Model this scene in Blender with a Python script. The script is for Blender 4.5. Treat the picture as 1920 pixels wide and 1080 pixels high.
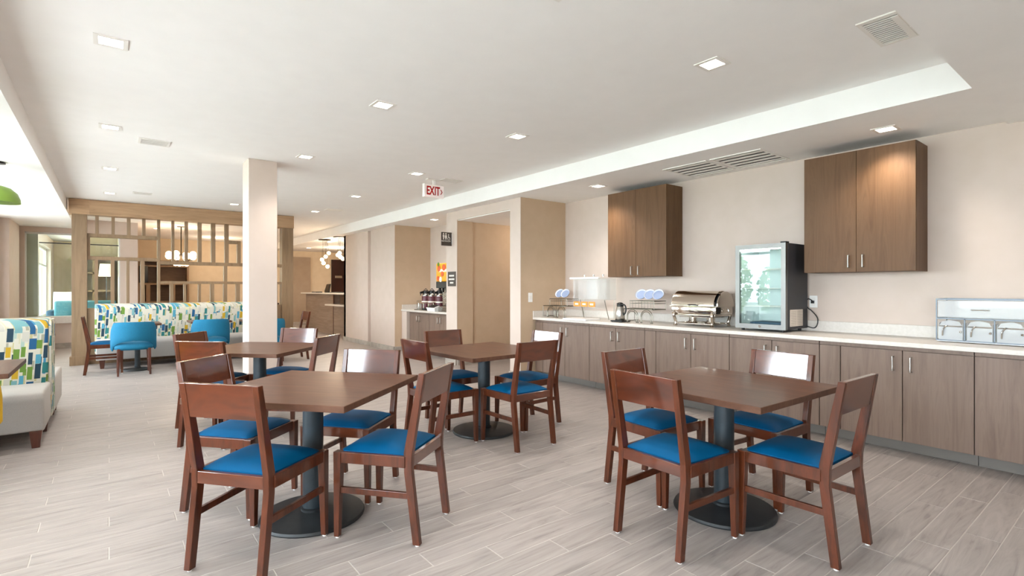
import bpy, bmesh, math, random
from mathutils import Vector, Matrix
random.seed(7)
for o in list(bpy.data.objects): bpy.data.objects.remove(o)
S = bpy.context.scene
COL = S.collection
PI = math.pi

# ------------------------------------------------------------------ camera, world, exposure
YAW = 0.6642
cd = bpy.data.cameras.new('camera'); cam = bpy.data.objects.new('camera', cd); COL.objects.link(cam)
cam.location = (0, 0, 1.31); cam.rotation_euler = (PI/2, 0, -YAW)
cd.sensor_width = 36; cd.lens = 965.5*36/1920; cd.clip_start = 0.02; cd.clip_end = 200
S.camera = cam
S.view_settings.view_transform = 'Standard'; S.view_settings.look = 'None'
S.view_settings.gamma = 1; S.view_settings.use_curve_mapping = False
S.view_settings.exposure = 0.12
W = bpy.data.worlds.new('sky'); S.world = W; W.use_nodes = True
bg = W.node_tree.nodes['Background']
bg.inputs[0].default_value = (0.81, 0.89, 1.0, 1); bg.inputs[1].default_value = 21.0
S.cycles.use_denoising = True
S.cycles.max_bounces = 10; S.cycles.diffuse_bounces = 6; S.cycles.glossy_bounces = 4
S.cycles.transmission_bounces = 8; S.cycles.transparent_max_bounces = 16
S.cycles.sample_clamp_indirect = 8; S.cycles.caustics_reflective = False; S.cycles.caustics_refractive = False

XL, XR = -1.63, 5.52           # left window wall, right counter wall
ZC, ZS = 2.82, 2.61            # main ceiling, soffits
DOWN = 60.0                    # downlight power
WIN = [(-2.6, -0.3), (0.1, 2.4), (2.8, 5.1), (5.5, 7.8), (8.2, 10.5), (10.9, 12.9)]
for a, b in WIN:               # light portals in the real window openings
    l = bpy.data.lights.new('window_portal', 'AREA'); l.shape = 'RECTANGLE'; l.size = 1.95; l.size_y = b-a
    l.cycles.is_portal = True
    o = bpy.data.objects.new('window_portal', l); COL.objects.link(o)
    o.location = (XL-0.12, (a+b)/2, 1.5); o.rotation_euler = (0, -PI/2, 0)

# ------------------------------------------------------------------ helpers
def lin(h):
    if isinstance(h, str):
        c = [int(h[i:i+2], 16)/255 for i in (0, 2, 4)]
    else: c = [v/255 for v in h]
    return tuple(v/12.92 if v <= .04045 else ((v+.055)/1.055)**2.4 for v in c)+(1,)

class MB:
    def __init__(s): s.v = []; s.f = []
    def add(s, vs, fs):
        n = len(s.v); s.v += [tuple(v) for v in vs]; s.f += [tuple(i+n for i in f) for f in fs]; return s
    def box(s, x0, x1, y0, y1, z0, z1):
        if x0 > x1: x0, x1 = x1, x0
        if y0 > y1: y0, y1 = y1, y0
        if z0 > z1: z0, z1 = z1, z0
        return s.hexa([(x0,y0,z0),(x1,y0,z0),(x1,y1,z0),(x0,y1,z0)], [(x0,y0,z1),(x1,y0,z1),(x1,y1,z1),(x0,y1,z1)])
    def hexa(s, a, b):
        return s.add(list(a)+list(b), [(3,2,1,0),(4,5,6,7),(0,1,5,4),(1,2,6,5),(2,3,7,6),(3,0,4,7)])
    def bar(s, p, q, sx, sy, qx=None, qy=None):
        # tapered rectangular bar between horizontal sections centred at p and q
        qx = qx or sx; qy = qy or sy
        f = lambda c, a, b: [(c[0]-a/2,c[1]-b/2,c[2]),(c[0]+a/2,c[1]-b/2,c[2]),(c[0]+a/2,c[1]+b/2,c[2]),(c[0]-a/2,c[1]+b/2,c[2])]
        return s.hexa(f(p,sx,sy), f(q,qx,qy))
    def tube(s, pts, r, n=8, closed=False):
        pts = [Vector(p) for p in pts]; m = len(pts); rs = r if isinstance(r, (list, tuple)) else [r]*m
        rings = []; up = None
        for i, p in enumerate(pts):
            a = pts[i-1] if (i > 0 or closed) else p; b = pts[(i+1) % m] if (i < m-1 or closed) else p
            t = (b-a).normalized()
            if up is None:
                up = Vector((0,0,1)) if abs(t.z) < .9 else Vector((1,0,0))
            u = (up-t*up.dot(t))
            u = u.normalized() if u.length > 1e-6 else t.orthogonal().normalized()
            up = u; w = t.cross(u)
            rings.append([p+(u*math.cos(2*PI*k/n)+w*math.sin(2*PI*k/n))*rs[i] for k in range(n)])
        fs = []
        for i in range(m if closed else m-1):
            j = (i+1) % m
            for k in range(n): fs.append((i*n+k, i*n+(k+1)%n, j*n+(k+1)%n, j*n+k))
        if not closed: fs += [tuple(range(n-1,-1,-1)), tuple((m-1)*n+k for k in range(n))]
        return s.add([v for g in rings for v in g], fs)
    def lathe(s, prof, n=24, c=(0,0,0), ax='z', capped=True):
        vs = []; fs = []
        for r, z in prof:
            for k in range(n):
                a = 2*PI*k/n; x, y = r*math.cos(a), r*math.sin(a)
                v = (x, y, z) if ax == 'z' else ((z, x, y) if ax == 'x' else (y, z, x))
                vs.append((v[0]+c[0], v[1]+c[1], v[2]+c[2]))
        for i in range(len(prof)-1):
            for k in range(n): fs.append((i*n+k, i*n+(k+1)%n, (i+1)*n+(k+1)%n, (i+1)*n+k))
        if capped: fs += [tuple(range(n-1,-1,-1)), tuple((len(prof)-1)*n+k for k in range(n))]
        return s.add(vs, fs)
    def prism(s, poly, a, b, ax='y'):
        # poly in the plane normal to ax, extruded from a to b
        m = len(poly)
        f = {'y': lambda p, t: (p[0], t, p[1]), 'x': lambda p, t: (t, p[0], p[1]), 'z': lambda p, t: (p[0], p[1], t)}[ax]
        vs = [f(p, a) for p in poly]+[f(p, b) for p in poly]
        return s.add(vs, [tuple(range(m)), tuple(range(2*m-1, m-1, -1))]+[(i, i+m, (i+1)%m+m, (i+1)%m) for i in range(m)])
    def sphere(s, c, r, n=12, sq=(1,1,1)):
        vs = []; h = n//2
        prof = [(max(1e-4, math.sin(PI*i/h)), -math.cos(PI*i/h)) for i in range(h+1)]
        for pr, pz in prof:
            for k in range(n): vs.append((c[0]+r*sq[0]*pr*math.cos(2*PI*k/n), c[1]+r*sq[1]*pr*math.sin(2*PI*k/n), c[2]+r*sq[2]*pz))
        fs = [(i*n+k, i*n+(k+1)%n, (i+1)*n+(k+1)%n, (i+1)*n+k) for i in range(h) for k in range(n)]
        return s.add(vs, fs)
    def mesh(s, name, bevel=0, seg=2, smooth=None):
        me = bpy.data.meshes.new(name); me.from_pydata(s.v, [], s.f)
        bm = bmesh.new(); bm.from_mesh(me)
        bmesh.ops.recalc_face_normals(bm, faces=bm.faces)
        if bevel:
            es = [e for e in bm.edges if len(e.link_faces) == 2 and e.calc_face_angle(0) > .45]
            bmesh.ops.bevel(bm, geom=es, offset=bevel, segments=seg, affect='EDGES', profile=.5, clamp_overlap=True)
        bm.to_mesh(me); bm.free()
        if smooth is not None:
            me.polygons.foreach_set('use_smooth', [True]*len(me.polygons))
            try: me.set_sharp_from_angle(angle=math.radians(smooth))
            except Exception: pass
        return me
    def build(s, name, mat, parent=None, bevel=0, seg=2, smooth=None, label=None, kind=None, loc=None):
        return obj(name, s.mesh(name, bevel, seg, smooth), mat, parent, label, kind, loc)

def obj(name, me, mat, parent=None, label=None, kind=None, loc=None):
    o = bpy.data.objects.new(name, me); COL.objects.link(o)
    if mat and not me.materials: me.materials.append(mat)
    if parent: o.parent = parent
    if loc: o.location = loc
    if label: o['label'] = label
    if kind: o['kind'] = kind
    return o
def tag(o, label, cat, group=None, kind=None):
    o['label'] = label; o['category'] = cat
    if group: o['group'] = group
    if kind: o['kind'] = kind
    return o
def thing(name, label, cat, loc=(0,0,0), rz=0, group=None, kind=None):
    o = bpy.data.objects.new(name, None); COL.objects.link(o); o.empty_display_size = .1
    o.location = loc; o.rotation_euler = (0,0,rz)
    return tag(o, label, cat, group, kind)
def struct(name, mb, mat, label, cat='room', bevel=0):
    return tag(mb.build(name, mat, None, bevel), label, cat, None, 'structure')
def dup(o, loc=None, rz=None, label=None, parent=None):
    c = o.copy(); COL.objects.link(c)
    if parent: c.parent = parent
    if loc is not None: c.location = loc
    if rz is not None: c.rotation_euler = (0,0,rz)
    if label: c['label'] = label
    for ch in list(o.children): dup(ch, parent=c)
    return c
def text(name, body, size, mat, parent, loc, rot, extrude=.001, align='CENTER', sx=1, bold=0):
    cu = bpy.data.curves.new(name, 'FONT'); cu.body = body; cu.size = size; cu.align_x = align; cu.align_y = 'CENTER'; cu.extrude = extrude; cu.offset = bold
    cu.materials.append(mat)
    tmp = bpy.data.objects.new(name, cu); COL.objects.link(tmp)
    me = bpy.data.meshes.new_from_object(tmp.evaluated_get(bpy.context.evaluated_depsgraph_get())); me.name = name
    bpy.data.objects.remove(tmp)
    o = obj(name, me, None, parent, loc=loc); o.rotation_euler = rot; o.scale = (sx,1,1)
    return o

# ------------------------------------------------------------------ materials
M = {}
def mat(name, col, rough=.5, metal=0, coat=0, spec=.5, emis=None, es=0, trans=0):
    m = bpy.data.materials.new(name); m.use_nodes = True; b = m.node_tree.nodes['Principled BSDF']
    b.inputs['Base Color'].default_value = lin(col) if not isinstance(col, tuple) or len(col) == 3 and max(col) > 1 else tuple(col)+((1,) if len(col) == 3 else ())
    b.inputs['Roughness'].default_value = rough; b.inputs['Metallic'].default_value = metal
    b.inputs['Coat Weight'].default_value = coat; b.inputs['Coat IOR'].default_value = 1.6; b.inputs['Coat Roughness'].default_value = .08
    b.inputs['Specular IOR Level'].default_value = spec
    if emis: b.inputs['Emission Color'].default_value = lin(emis); b.inputs['Emission Strength'].default_value = es
    M[name] = m; return m
def nodes(m): return m.node_tree.nodes, m.node_tree.links, m.node_tree.nodes['Principled BSDF']
def ramp(N, stops, interp='LINEAR'):
    r = N.new('ShaderNodeValToRGB'); r.color_ramp.interpolation = interp
    e = r.color_ramp.elements
    while len(e) < len(stops): e.new(.5)
    for i, (p, c) in enumerate(stops): e[i].position = p; e[i].color = lin(c)
    return r
def wood(name, cols, scale, rough=.4, coat=0, coord='Object', bump=.05, rnd=.0, detail=6, dist=1.2, spec=.5):
    """grain: noise stretched by scale, ramped through cols"""
    m = mat(name, cols[1], rough, coat=coat, spec=spec); N, L, b = nodes(m)
    tc = N.new('ShaderNodeTexCoord'); mp = N.new('ShaderNodeMapping'); mp.inputs['Scale'].default_value = scale
    src = tc.outputs[coord]
    if coord == 'World': pass
    add = N.new('ShaderNodeVectorMath'); add.operation = 'ADD'
    oi = N.new('ShaderNodeObjectInfo'); mul = N.new('ShaderNodeMath'); mul.operation = 'MULTIPLY'; mul.inputs[1].default_value = 37.0
    L.new(oi.outputs['Random'], mul.inputs[0]); cb = N.new('ShaderNodeCombineXYZ')
    for i in range(3): L.new(mul.outputs[0], cb.inputs[i])
    L.new(src, mp.inputs[0]); L.new(mp.outputs[0], add.inputs[0]); L.new(cb.outputs[0], add.inputs[1])
    n = N.new('ShaderNodeTexNoise'); n.inputs['Scale'].default_value = 1; n.inputs['Detail'].default_value = detail
    n.inputs['Roughness'].default_value = .62; n.inputs['Distortion'].default_value = dist
    L.new(add.outputs[0], n.inputs['Vector'])
    k = len(cols); r = ramp(N, [(.28+.44*i/(k-1), c) for i, c in enumerate(cols)])
    L.new(n.outputs['Fac'], r.inputs[0])
    out = r.outputs[0]
    if rnd:
        hs = N.new('ShaderNodeHueSaturation'); mr = N.new('ShaderNodeMapRange')
        mr.inputs[3].default_value = 1-rnd; mr.inputs[4].default_value = 1+rnd
        L.new(oi.outputs['Random'], mr.inputs[0]); L.new(mr.outputs[0], hs.inputs['Value']); L.new(out, hs.inputs['Color']); out = hs.outputs[0]
    L.new(out, b.inputs['Base Color'])
    if bump:
        bp = N.new('ShaderNodeBump'); bp.inputs['Strength'].default_value = bump; bp.inputs['Distance'].default_value = .002
        L.new(n.outputs['Fac'], bp.inputs['Height']); L.new(bp.outputs[0], b.inputs['Normal'])
    return m
def mottled(name, c1, c2, scale, rough, bump=0, spec=.5, coord='Object', detail=3):
    m = mat(name, c1, rough, spec=spec); N, L, b = nodes(m)
    tc = N.new('ShaderNodeTexCoord'); n = N.new('ShaderNodeTexNoise'); n.inputs['Scale'].default_value = scale; n.inputs['Detail'].default_value = detail
    L.new(tc.outputs[coord], n.inputs['Vector']); r = ramp(N, [(.35, c1), (.65, c2)]); L.new(n.outputs['Fac'], r.inputs[0]); L.new(r.outputs[0], b.inputs['Base Color'])
    if bump:
        bp = N.new('ShaderNodeBump'); bp.inputs['Strength'].default_value = bump; bp.inputs['Distance'].default_value = .001
        L.new(n.outputs['Fac'], bp.inputs['Height']); L.new(bp.outputs[0], b.inputs['Normal'])
    return m
def glass(name, tint=(1,1,1,1), refl=1.0, rough=.0, ior=1.5, dens=0.0, dcol=(1,1,1,1)):
    """thin pane: straight-through transmission plus Fresnel reflection (and an optional milky share)"""
    m = bpy.data.materials.new(name); m.use_nodes = True; N, L = m.node_tree.nodes, m.node_tree.links
    N.remove(N['Principled BSDF']); out = N['Material Output']
    t = N.new('ShaderNodeBsdfTransparent'); t.inputs[0].default_value = tint
    g = N.new('ShaderNodeBsdfGlossy'); g.inputs['Roughness'].default_value = rough
    fr = N.new('ShaderNodeFresnel'); fr.inputs[0].default_value = ior
    mm = N.new('ShaderNodeMath'); mm.operation = 'MULTIPLY'; mm.inputs[1].default_value = refl; L.new(fr.outputs[0], mm.inputs[0])
    mx = N.new('ShaderNodeMixShader')
    base = t.outputs[0]
    if dens:
        d = N.new('ShaderNodeBsdfDiffuse'); d.inputs[0].default_value = dcol
        m2 = N.new('ShaderNodeMixShader'); m2.inputs[0].default_value = dens; L.new(t.outputs[0], m2.inputs[1]); L.new(d.outputs[0], m2.inputs[2]); base = m2.outputs[0]
    ge = N.new('ShaderNodeNewGeometry'); fb = N.new('ShaderNodeMath'); fb.operation = 'SUBTRACT'; fb.inputs[0].default_value = 1.0; L.new(ge.outputs['Backfacing'], fb.inputs[1])
    f2 = N.new('ShaderNodeMath'); f2.operation = 'MULTIPLY'; L.new(mm.outputs[0], f2.inputs[0]); L.new(fb.outputs[0], f2.inputs[1]); L.new(f2.outputs[0], mx.inputs[0])
    L.new(base, mx.inputs[1]); L.new(g.outputs[0], mx.inputs[2]); L.new(mx.outputs[0], out.inputs[0])
    M[name] = m; return m

mottled('wall', 'CEBDB1', 'CBBAAD', 6, .75)
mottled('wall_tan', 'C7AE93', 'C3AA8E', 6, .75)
mottled('wall_warm', 'D9C7AC', 'D4C1A5', 6, .75)
mottled('wall_taupe', 'A08D78', '9A8672', 6, .75)
mottled('ceiling', 'FAF8F6', 'F8F6F4', 5, .85)
mat('white_trim', 'EEEAE4', .5)
mat('white_plastic', 'F2F0EC', .35)
mat('window_alu', 'DCDDDA', .4)
wood('plank', ['857D79', '9C938E', 'A59C97', 'ADA49F'], (1.5, 17, 17), .45, rnd=.04, bump=.01, detail=6, dist=2.2)
mat('grout', 'C3BCB5', .8)
wood('chair_wood', ['32170C', '4B230F', '5A2B16', '3C1C0E'], (14, 14, 2.2), .34, coat=.4, bump=.005, spec=.25)
wood('chair_panel', ['401D0F', '502412', '5E2C16', '472010'], (2, 6, 6), .3, coat=1.0, bump=0, detail=3, dist=.6, spec=.2)
M['chair_panel'].node_tree.nodes['Principled BSDF'].inputs['Coat IOR'].default_value = 1.85
wood('table_wood', ['50372B', '5E4133', '684A3A'], (22, 2.5, 8), .38, coat=.12, spec=.1, bump=.012)
wood('laminate', ['6C594D', '776356', '7F6B5E', '705D50'], (16, 16, 1.1), .5, spec=.35, rnd=.03, bump=.01)
wood('laminate_dark', ['563A22', '5F4228', '674A30', '593E26'], (16, 16, 1.1), .5, spec=.3, rnd=.02, bump=.01)
wood('oak_panel', ['735A42', '80664A', '8A7054', '785F46'], (14, 14, 1.0), .5, bump=.01)
wood('oak_beam', ['967556', 'A88665', 'B59371', '9E7D5D'], (1.0, 14, 14), .5, bump=.01)
wood('desk_wood', ['7A6656', '8C7868', '9A8777'], (1.2, 1.2, 18), .5, bump=.01)
wood('shelf_wood', ['5E4430', '6C503A', '765A44'], (3, 3, 14), .5, bump=.01)
wood('dark_wood', ['1E0806', '2C0E0A', '360F0B'], (14, 14, 1.2), .35, bump=.01)
wood('leg_wood', ['3A1A10', '56291A', '643220'], (14, 14, 2.2), .35, coat=.3, bump=.01)
mottled('blue_vinyl', '004C76', '004870', 9, .55, spec=.1, bump=.02)
mottled('blue_weave', '0E7194', '0A6486', 160, .85, bump=.25)
mottled('grey_fabric', 'B7B3AE', 'AFABA6', 220, .9, bump=.1)
mottled('yellow_fabric', 'E0B400', 'D4A800', 120, .8, bump=.1)
mottled('teal_fabric', '4F7F88', '47757E', 120, .85, bump=.1)
mat('navy_fabric', '3C5468', .85); mat('olive_fabric', '8F9A3C', .85)
mottled('post_metal', '2A343A', '252E33', 14, .36)
mottled('base_metal', '25282A', '1E2022', 18, .5, bump=.05)
mat('steel', 'BDBBB7', .22, metal=1); mat('cooler_steel', '7C7A77', .4, metal=1); mat('edge_metal', '5A5E62', .35, metal=1); mat('chrome', 'E8E6E2', .07, metal=1); mat('nickel', 'C9C6C0', .28, metal=1)
mat('chafer_steel', 'D6CBBE', .09, metal=1)
mat('wire', '7E786C', .3, metal=1)
mat('black_plastic', '141414', .4); mat('black_metal', '17171A', .35); mat('fridge_side', '2A2A2E', .5)
mat('dark_gap', '0C0B0A', .9)
mottled('quartz', 'D6CEC5', 'CFC7BD', 40, .35, spec=.35)
mat('white_china', 'DFE3EC', .15); mat('blue_china', '9AA6C2', .2)
mat('toe', '7A736C', .6)
mottled('tile_base', '9D958C', 'B2AAA1', 9, .5)
mat('orange_label', 'F08A10', .4); mat('cream', 'F4EBD8', .5)
mat('maroon', '5A2A32', .4); mat('red', 'A8100C', .5, spec=.2); mat('sign_white', 'F0E6E2', .4, emis='FFE2DC', es=.1)
mat('sign_dark', '463D36', .5); mat('sign_print', 'E8E2DA', .5)
mat('green_lamp', '7C9A3A', .35); mat('lamp_inside', 'F2F0E8', .5)
mat('lamp_lit', 'FFFFFF', .5, emis='FFF4E2', es=9)
mat('cool_lit', 'FFFFFF', .5, emis='E8FFF6', es=14); mat('globe_lit', 'FFFFFF', .3, emis='FFDCA8', es=7)
mat('shade_lit', 'F4E6C8', .7, emis='FFE2B0', es=.6)
mat('brass_dark', '2E2419', .35, metal=1)
mat('juice', 'F0A818', .35); mat('pulp', 'D9531E', .4); mat('leaf', '6A8A2E', .6)
mat('tv', '0B0A0C', .15); mat('paper', 'D8CEC2', .7); mat('paper_line', '9A8E84', .7)
mat('vent_dark', '4A443C', .8); mat('blind', 'F4F4F2', .7)
mat('lawn', '9BA094', .9); mat('hedge', '4F7038', .9); mat('paving', 'DCD9D4', .9); mat('bark', '6A5A4A', .9)
glass('pane', (.97,.99,.98,1)); glass('fridge_glass', (.95,.985,.97,1), 1.5); glass('acrylic', (.97,.98,.98,1), .22, .03, dens=.05, dcol=(.95,.95,.96,1))
glass('case_acrylic', (.97,.98,.98,1), .5, .03, dens=.35, dcol=(.82,.84,.86,1)); glass('clear_acrylic', (.97,.98,.98,1), .4, .02, dens=.04, dcol=(.9,.92,.95,1))
glass('green_glass', (.86,.95,.92,1), 1.3)

def patch_fabric():
    """cream upholstery with upright patches of blue, teal, green, yellow and grey"""
    m = mat('patch_fabric', 'E9E4D6', .85); N, L, b = nodes(m)
    tc = N.new('ShaderNodeTexCoord'); sp = N.new('ShaderNodeSeparateXYZ'); L.new(tc.outputs['Object'], sp.inputs[0])
    def mth(op, a, bb=None):
        n = N.new('ShaderNodeMath'); n.operation = op
        for i, x in enumerate((a, bb)):
            if x is None: continue
            if isinstance(x, (int, float)): n.inputs[i].default_value = x
            else: L.new(x, n.inputs[i])
        return n.outputs[0]
    u0 = mth('ADD', sp.outputs[0], sp.outputs[1])
    def layer(w, h, off):
        u = mth('DIVIDE', mth('ADD', u0, off), w); cu = mth('FLOOR', u)
        wn = N.new('ShaderNodeTexWhiteNoise'); wn.noise_dimensions = '1D'; L.new(mth('ADD', cu, off*13.7), wn.inputs['W'])
        v = mth('ADD', mth('DIVIDE', sp.outputs[2], h), mth('MULTIPLY', wn.outputs['Value'], 7.0)); cv = mth('FLOOR', v)
        cb = N.new('ShaderNodeCombineXYZ'); L.new(cu, cb.inputs[0]); L.new(cv, cb.inputs[1]); cb.inputs[2].default_value = off
        w2 = N.new('ShaderNodeTexWhiteNoise'); w2.noise_dimensions = '3D'; L.new(cb.outputs[0], w2.inputs['Vector'])
        # trim each cell by its own random margins
        fu = mth('FRACT', u); fv = mth('FRACT', v); sc = N.new('ShaderNodeSeparateColor'); L.new(w2.outputs['Color'], sc.inputs[0])
        inu = mth('LESS_THAN', fu, mth('ADD', mth('MULTIPLY', sc.outputs[1], .5), .55))
        inv = mth('LESS_THAN', fv, mth('ADD', mth('MULTIPLY', sc.outputs[2], .45), .55))
        return w2.outputs['Value'], mth('MULTIPLY', inu, inv)
    v1, m1 = layer(.049, .135, 3.1); v2, m2 = layer(.026, .10, 8.7)
    pal = ['C6C0B0', '1A527A', 'C6C0B0', '5F7F2E', '4C92A8', '256F6E', 'B9B4A8', 'B8941E', 'C6C0B0', '1C3848', '6E9A9C', 'C6C0B0']
    r1 = ramp(N, [(i/12, c) for i, c in enumerate(pal)], 'CONSTANT'); L.new(v1, r1.inputs[0])
    pal2 = ['C6C0B0', 'BEB79C', 'B2A87E', 'C6C0B0', '24404E', 'C6C0B0', 'A0B2A8', 'C6C0B0', '6A8638', '9A9684', 'D2CAA0', '3E7E9E']
    r2 = ramp(N, [(i/12, c) for i, c in enumerate(pal2)], 'CONSTANT'); L.new(v2, r2.inputs[0])
    mx = N.new('ShaderNodeMix'); mx.data_type = 'RGBA'; mx.inputs[6].default_value = lin('C6C0B0'); L.new(m2, mx.inputs[0]); L.new(r2.outputs[0], mx.inputs[7])
    mx2 = N.new('ShaderNodeMix'); mx2.data_type = 'RGBA'; L.new(m1, mx2.inputs[0]); L.new(mx.outputs[2], mx2.inputs[6]); L.new(r1.outputs[0], mx2.inputs[7])
    L.new(mx2.outputs[2], b.inputs['Base Color'])
patch_fabric()

# ------------------------------------------------------------------ floor of wood-look planks
fl = struct('floor', MB().box(-1.9, 8.5, -3.2, 20.2, -.1, .0026), M['grout'], 'pale grey wood look plank tiles laid across the room', 'floor')
PW, PLN, GAP = .1455, .9, .0042
rows = []
fwd = Vector((math.sin(YAW), math.cos(YAW))); rgt = Vector((math.cos(YAW), -math.sin(YAW)))
for k in range(-27, 134):
    y0 = .675+PW*k; ph = (.6-.3*(k % 3)) % .9
    x = ph-2.7
    while x < 8.5:
        a, b_ = max(x, -1.9), min(x+PLN, 8.5); yb = min(y0+PW, 20.2)
        if b_-a > .02 and yb > y0+.02:
            c = Vector(((a+b_)/2, (y0+yb)/2)); d = c.dot(fwd); l = c.dot(rgt)
            vis = d > .9 and abs(l) < d*.994+.45
            rows.append((d if vis else 99+abs(c.x)+abs(c.y), a, b_, y0, yb))
        x += PLN
rows.sort()
pm = {}
far = MB()
for i, (d, a, b_, y0, y1) in enumerate(rows):
    w, h = b_-a-GAP, y1-y0-GAP
    if i < 300:
        key = (round(w, 3), round(h, 3))
        if key not in pm:
            me = MB().box(0, w, 0, h, 0, .004).mesh('plank', .0012, 1); me.materials.append(M['plank']); pm[key] = me
        obj('plank', pm[key], None, fl, loc=(a+GAP/2, y0+GAP/2, 0))
    else:
        far.box(a+GAP/2, a+GAP/2+w, y0+GAP/2, y0+GAP/2+h, 0, .004)
far.build('plank_field', M['plank'], fl, kind='stuff')
FZ = .004

# ------------------------------------------------------------------ room shell
T = .12
# left wall with window openings
lw = MB(); zs0, zs1 = .5, 2.5
ys = [-3.2]+[v for ab in WIN for v in ab]+[14.9]
lw.box(XL-.2, XL, -3.2, 14.9, 0, zs0); lw.box(XL-.2, XL, -3.2, 14.9, zs1, 3.0)
for i in range(0, len(ys), 2): lw.box(XL-.2, XL, ys[i], ys[i+1], zs0, zs1)
struct('wall_left', lw, M['wall'], 'pale outer wall with the row of tall windows', 'wall')
struct('wall_back', MB().box(-1.9, 8.5, -3.35, -3.2, 0, 3), M['wall'], 'plain cream wall behind the viewer', 'wall')
struct('wall_right', MB().box(XR, XR+.12, -3.2, 5.72, 0, 3), M['wall'], 'cream wall behind the long buffet counter', 'wall')
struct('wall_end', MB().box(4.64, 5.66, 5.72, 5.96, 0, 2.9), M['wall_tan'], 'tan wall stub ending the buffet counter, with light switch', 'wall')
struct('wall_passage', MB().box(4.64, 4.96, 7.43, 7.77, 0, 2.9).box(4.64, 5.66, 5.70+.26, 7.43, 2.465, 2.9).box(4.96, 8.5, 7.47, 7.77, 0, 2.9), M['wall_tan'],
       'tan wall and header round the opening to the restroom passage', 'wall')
struct('trim_1', MB().box(4.632, 4.642, 5.72, 5.962, 0, 2.61).box(4.632, 4.642, 7.428, 7.772, 0, 2.61).box(4.632, 4.642, 5.962, 7.428, 2.463, 2.61), M['wall'],
       'cream face of the wall round the passage opening', 'wall')  # cream skin over the tan block, on this face only
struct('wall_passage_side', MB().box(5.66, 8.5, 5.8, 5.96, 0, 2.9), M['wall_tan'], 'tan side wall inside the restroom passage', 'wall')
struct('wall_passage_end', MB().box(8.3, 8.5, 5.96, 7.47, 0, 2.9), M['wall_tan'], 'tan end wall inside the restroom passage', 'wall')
struct('wall_alcove', MB().box(5.47, 5.59, 7.77, 9.85, 0, 2.9), M['wall'], 'cream back wall of the coffee alcove', 'wall')
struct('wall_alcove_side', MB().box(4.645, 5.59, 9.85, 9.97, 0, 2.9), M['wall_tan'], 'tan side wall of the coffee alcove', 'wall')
struct('wall_hall', MB().box(4.64, 4.80, 9.852, 11.03, 0, 2.9).box(4.70, 4.80, 11.03, 11.24, 0, 2.9).box(4.64, 4.80, 11.24, 12.76, 0, 2.9), M['wall'],
       'cream wall with a narrow upright groove between alcove and front desk', 'wall')
struct('wall_reception_side', MB().box(4.64, 8.5, 12.64, 12.76, 0, 2.9), M['wall'], 'side wall of the reception recess', 'wall')
struct('wall_lobby', MB().box(-1.9, 8.6, 19.0, 19.15, 0, 3), M['wall_warm'], 'warm lit wall at the far end of the lobby', 'wall')
struct('wall_lobby_side', MB().box(8.45, 8.6, 12.7, 19.15, 0, 3), M['wall_warm'], 'far side wall of the reception recess', 'wall')
struct('trim_2', MB().box(4.75, 5.67, 18.9, 19.0, 0, 2.4), M['wall_taupe'], 'taupe wall panel beside the warm wall past the front desk', 'wall')
# ceilings
struct('ceiling', MB().box(-.56, 4.42, .78, 19.1, ZC, ZC+.15), M['ceiling'], 'white raised ceiling over the dining tables', 'ceiling')
struct('ceiling', MB().box(-1.9, -.56, -3.2, 19.1, ZS, ZC+.15), M['ceiling'], 'lowered white ceiling band along the windows', 'ceiling')
struct('ceiling', MB().box(4.42, 8.6, .78, 19.1, ZS, ZC+.15), M['ceiling'], 'lowered white soffit over the buffet counter', 'ceiling')
struct('ceiling', MB().box(-.56, 5.64, -3.2, .78, 2.59, ZC+.15), M['ceiling'], 'lowered white ceiling nearest the viewer', 'ceiling')
struct('ceiling', MB().box(4.65, 8.3, 5.965, 7.468, 2.45, 2.463), M['ceiling'], 'white ceiling inside the restroom passage', 'ceiling')
struct('column', MB().box(1.277, 1.588, 6.59, 6.93, 0, ZC), M['wall'], 'square cream column standing among the tables', 'column', .004)
# glazed end wall of the window bay
gw = MB().box(XL, .29, 14.8, 14.98, 0, .55).box(XL, .2, 14.78, 14.98, 2.5, 2.9).box(XL, -1.39, 14.78, 14.98, .55, 2.5)
struct('wall_glazed', gw, M['wall'], 'low pale wall and header carrying the glass of the side lounge', 'wall')
struct('trim_3', MB().box(XL, .29, 14.66, 15.05, .55, .70), M['quartz'], 'thick pale ledge under the lounge glass', 'ledge', .006)
struct('wall_lounge', MB().box(.2, .53, 14.78, 19.0, 0, 2.9), M['wall'], 'white wall end standing behind the slatted divider', 'wall')
struct('trim_4', MB().box(XL, -1.46, 13.3, 14.66, 0, ZS), M['wall'], 'pale pilaster between last window and glazed lounge', 'wall')
w = MB().box(-1.39, .2, 14.86, 14.875, .70, 2.5)
wn = tag(w.build('window_7', M['green_glass']), 'large clear pane between window bay and side lounge', 'window', None, 'structure')
MB().box(-1.395, -1.37, 14.83, 14.9, .70, 2.5).box(.175, .2, 14.83, 14.9, .70, 2.5).box(-1.39, .2, 14.83, 14.9, 2.46, 2.5).build('window_frame', M['window_alu'], wn)
MB().box(-1.17, .2, 14.84, 14.885, 2.27, 2.29).build('transom_bar', M['black_metal'], wn)
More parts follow.
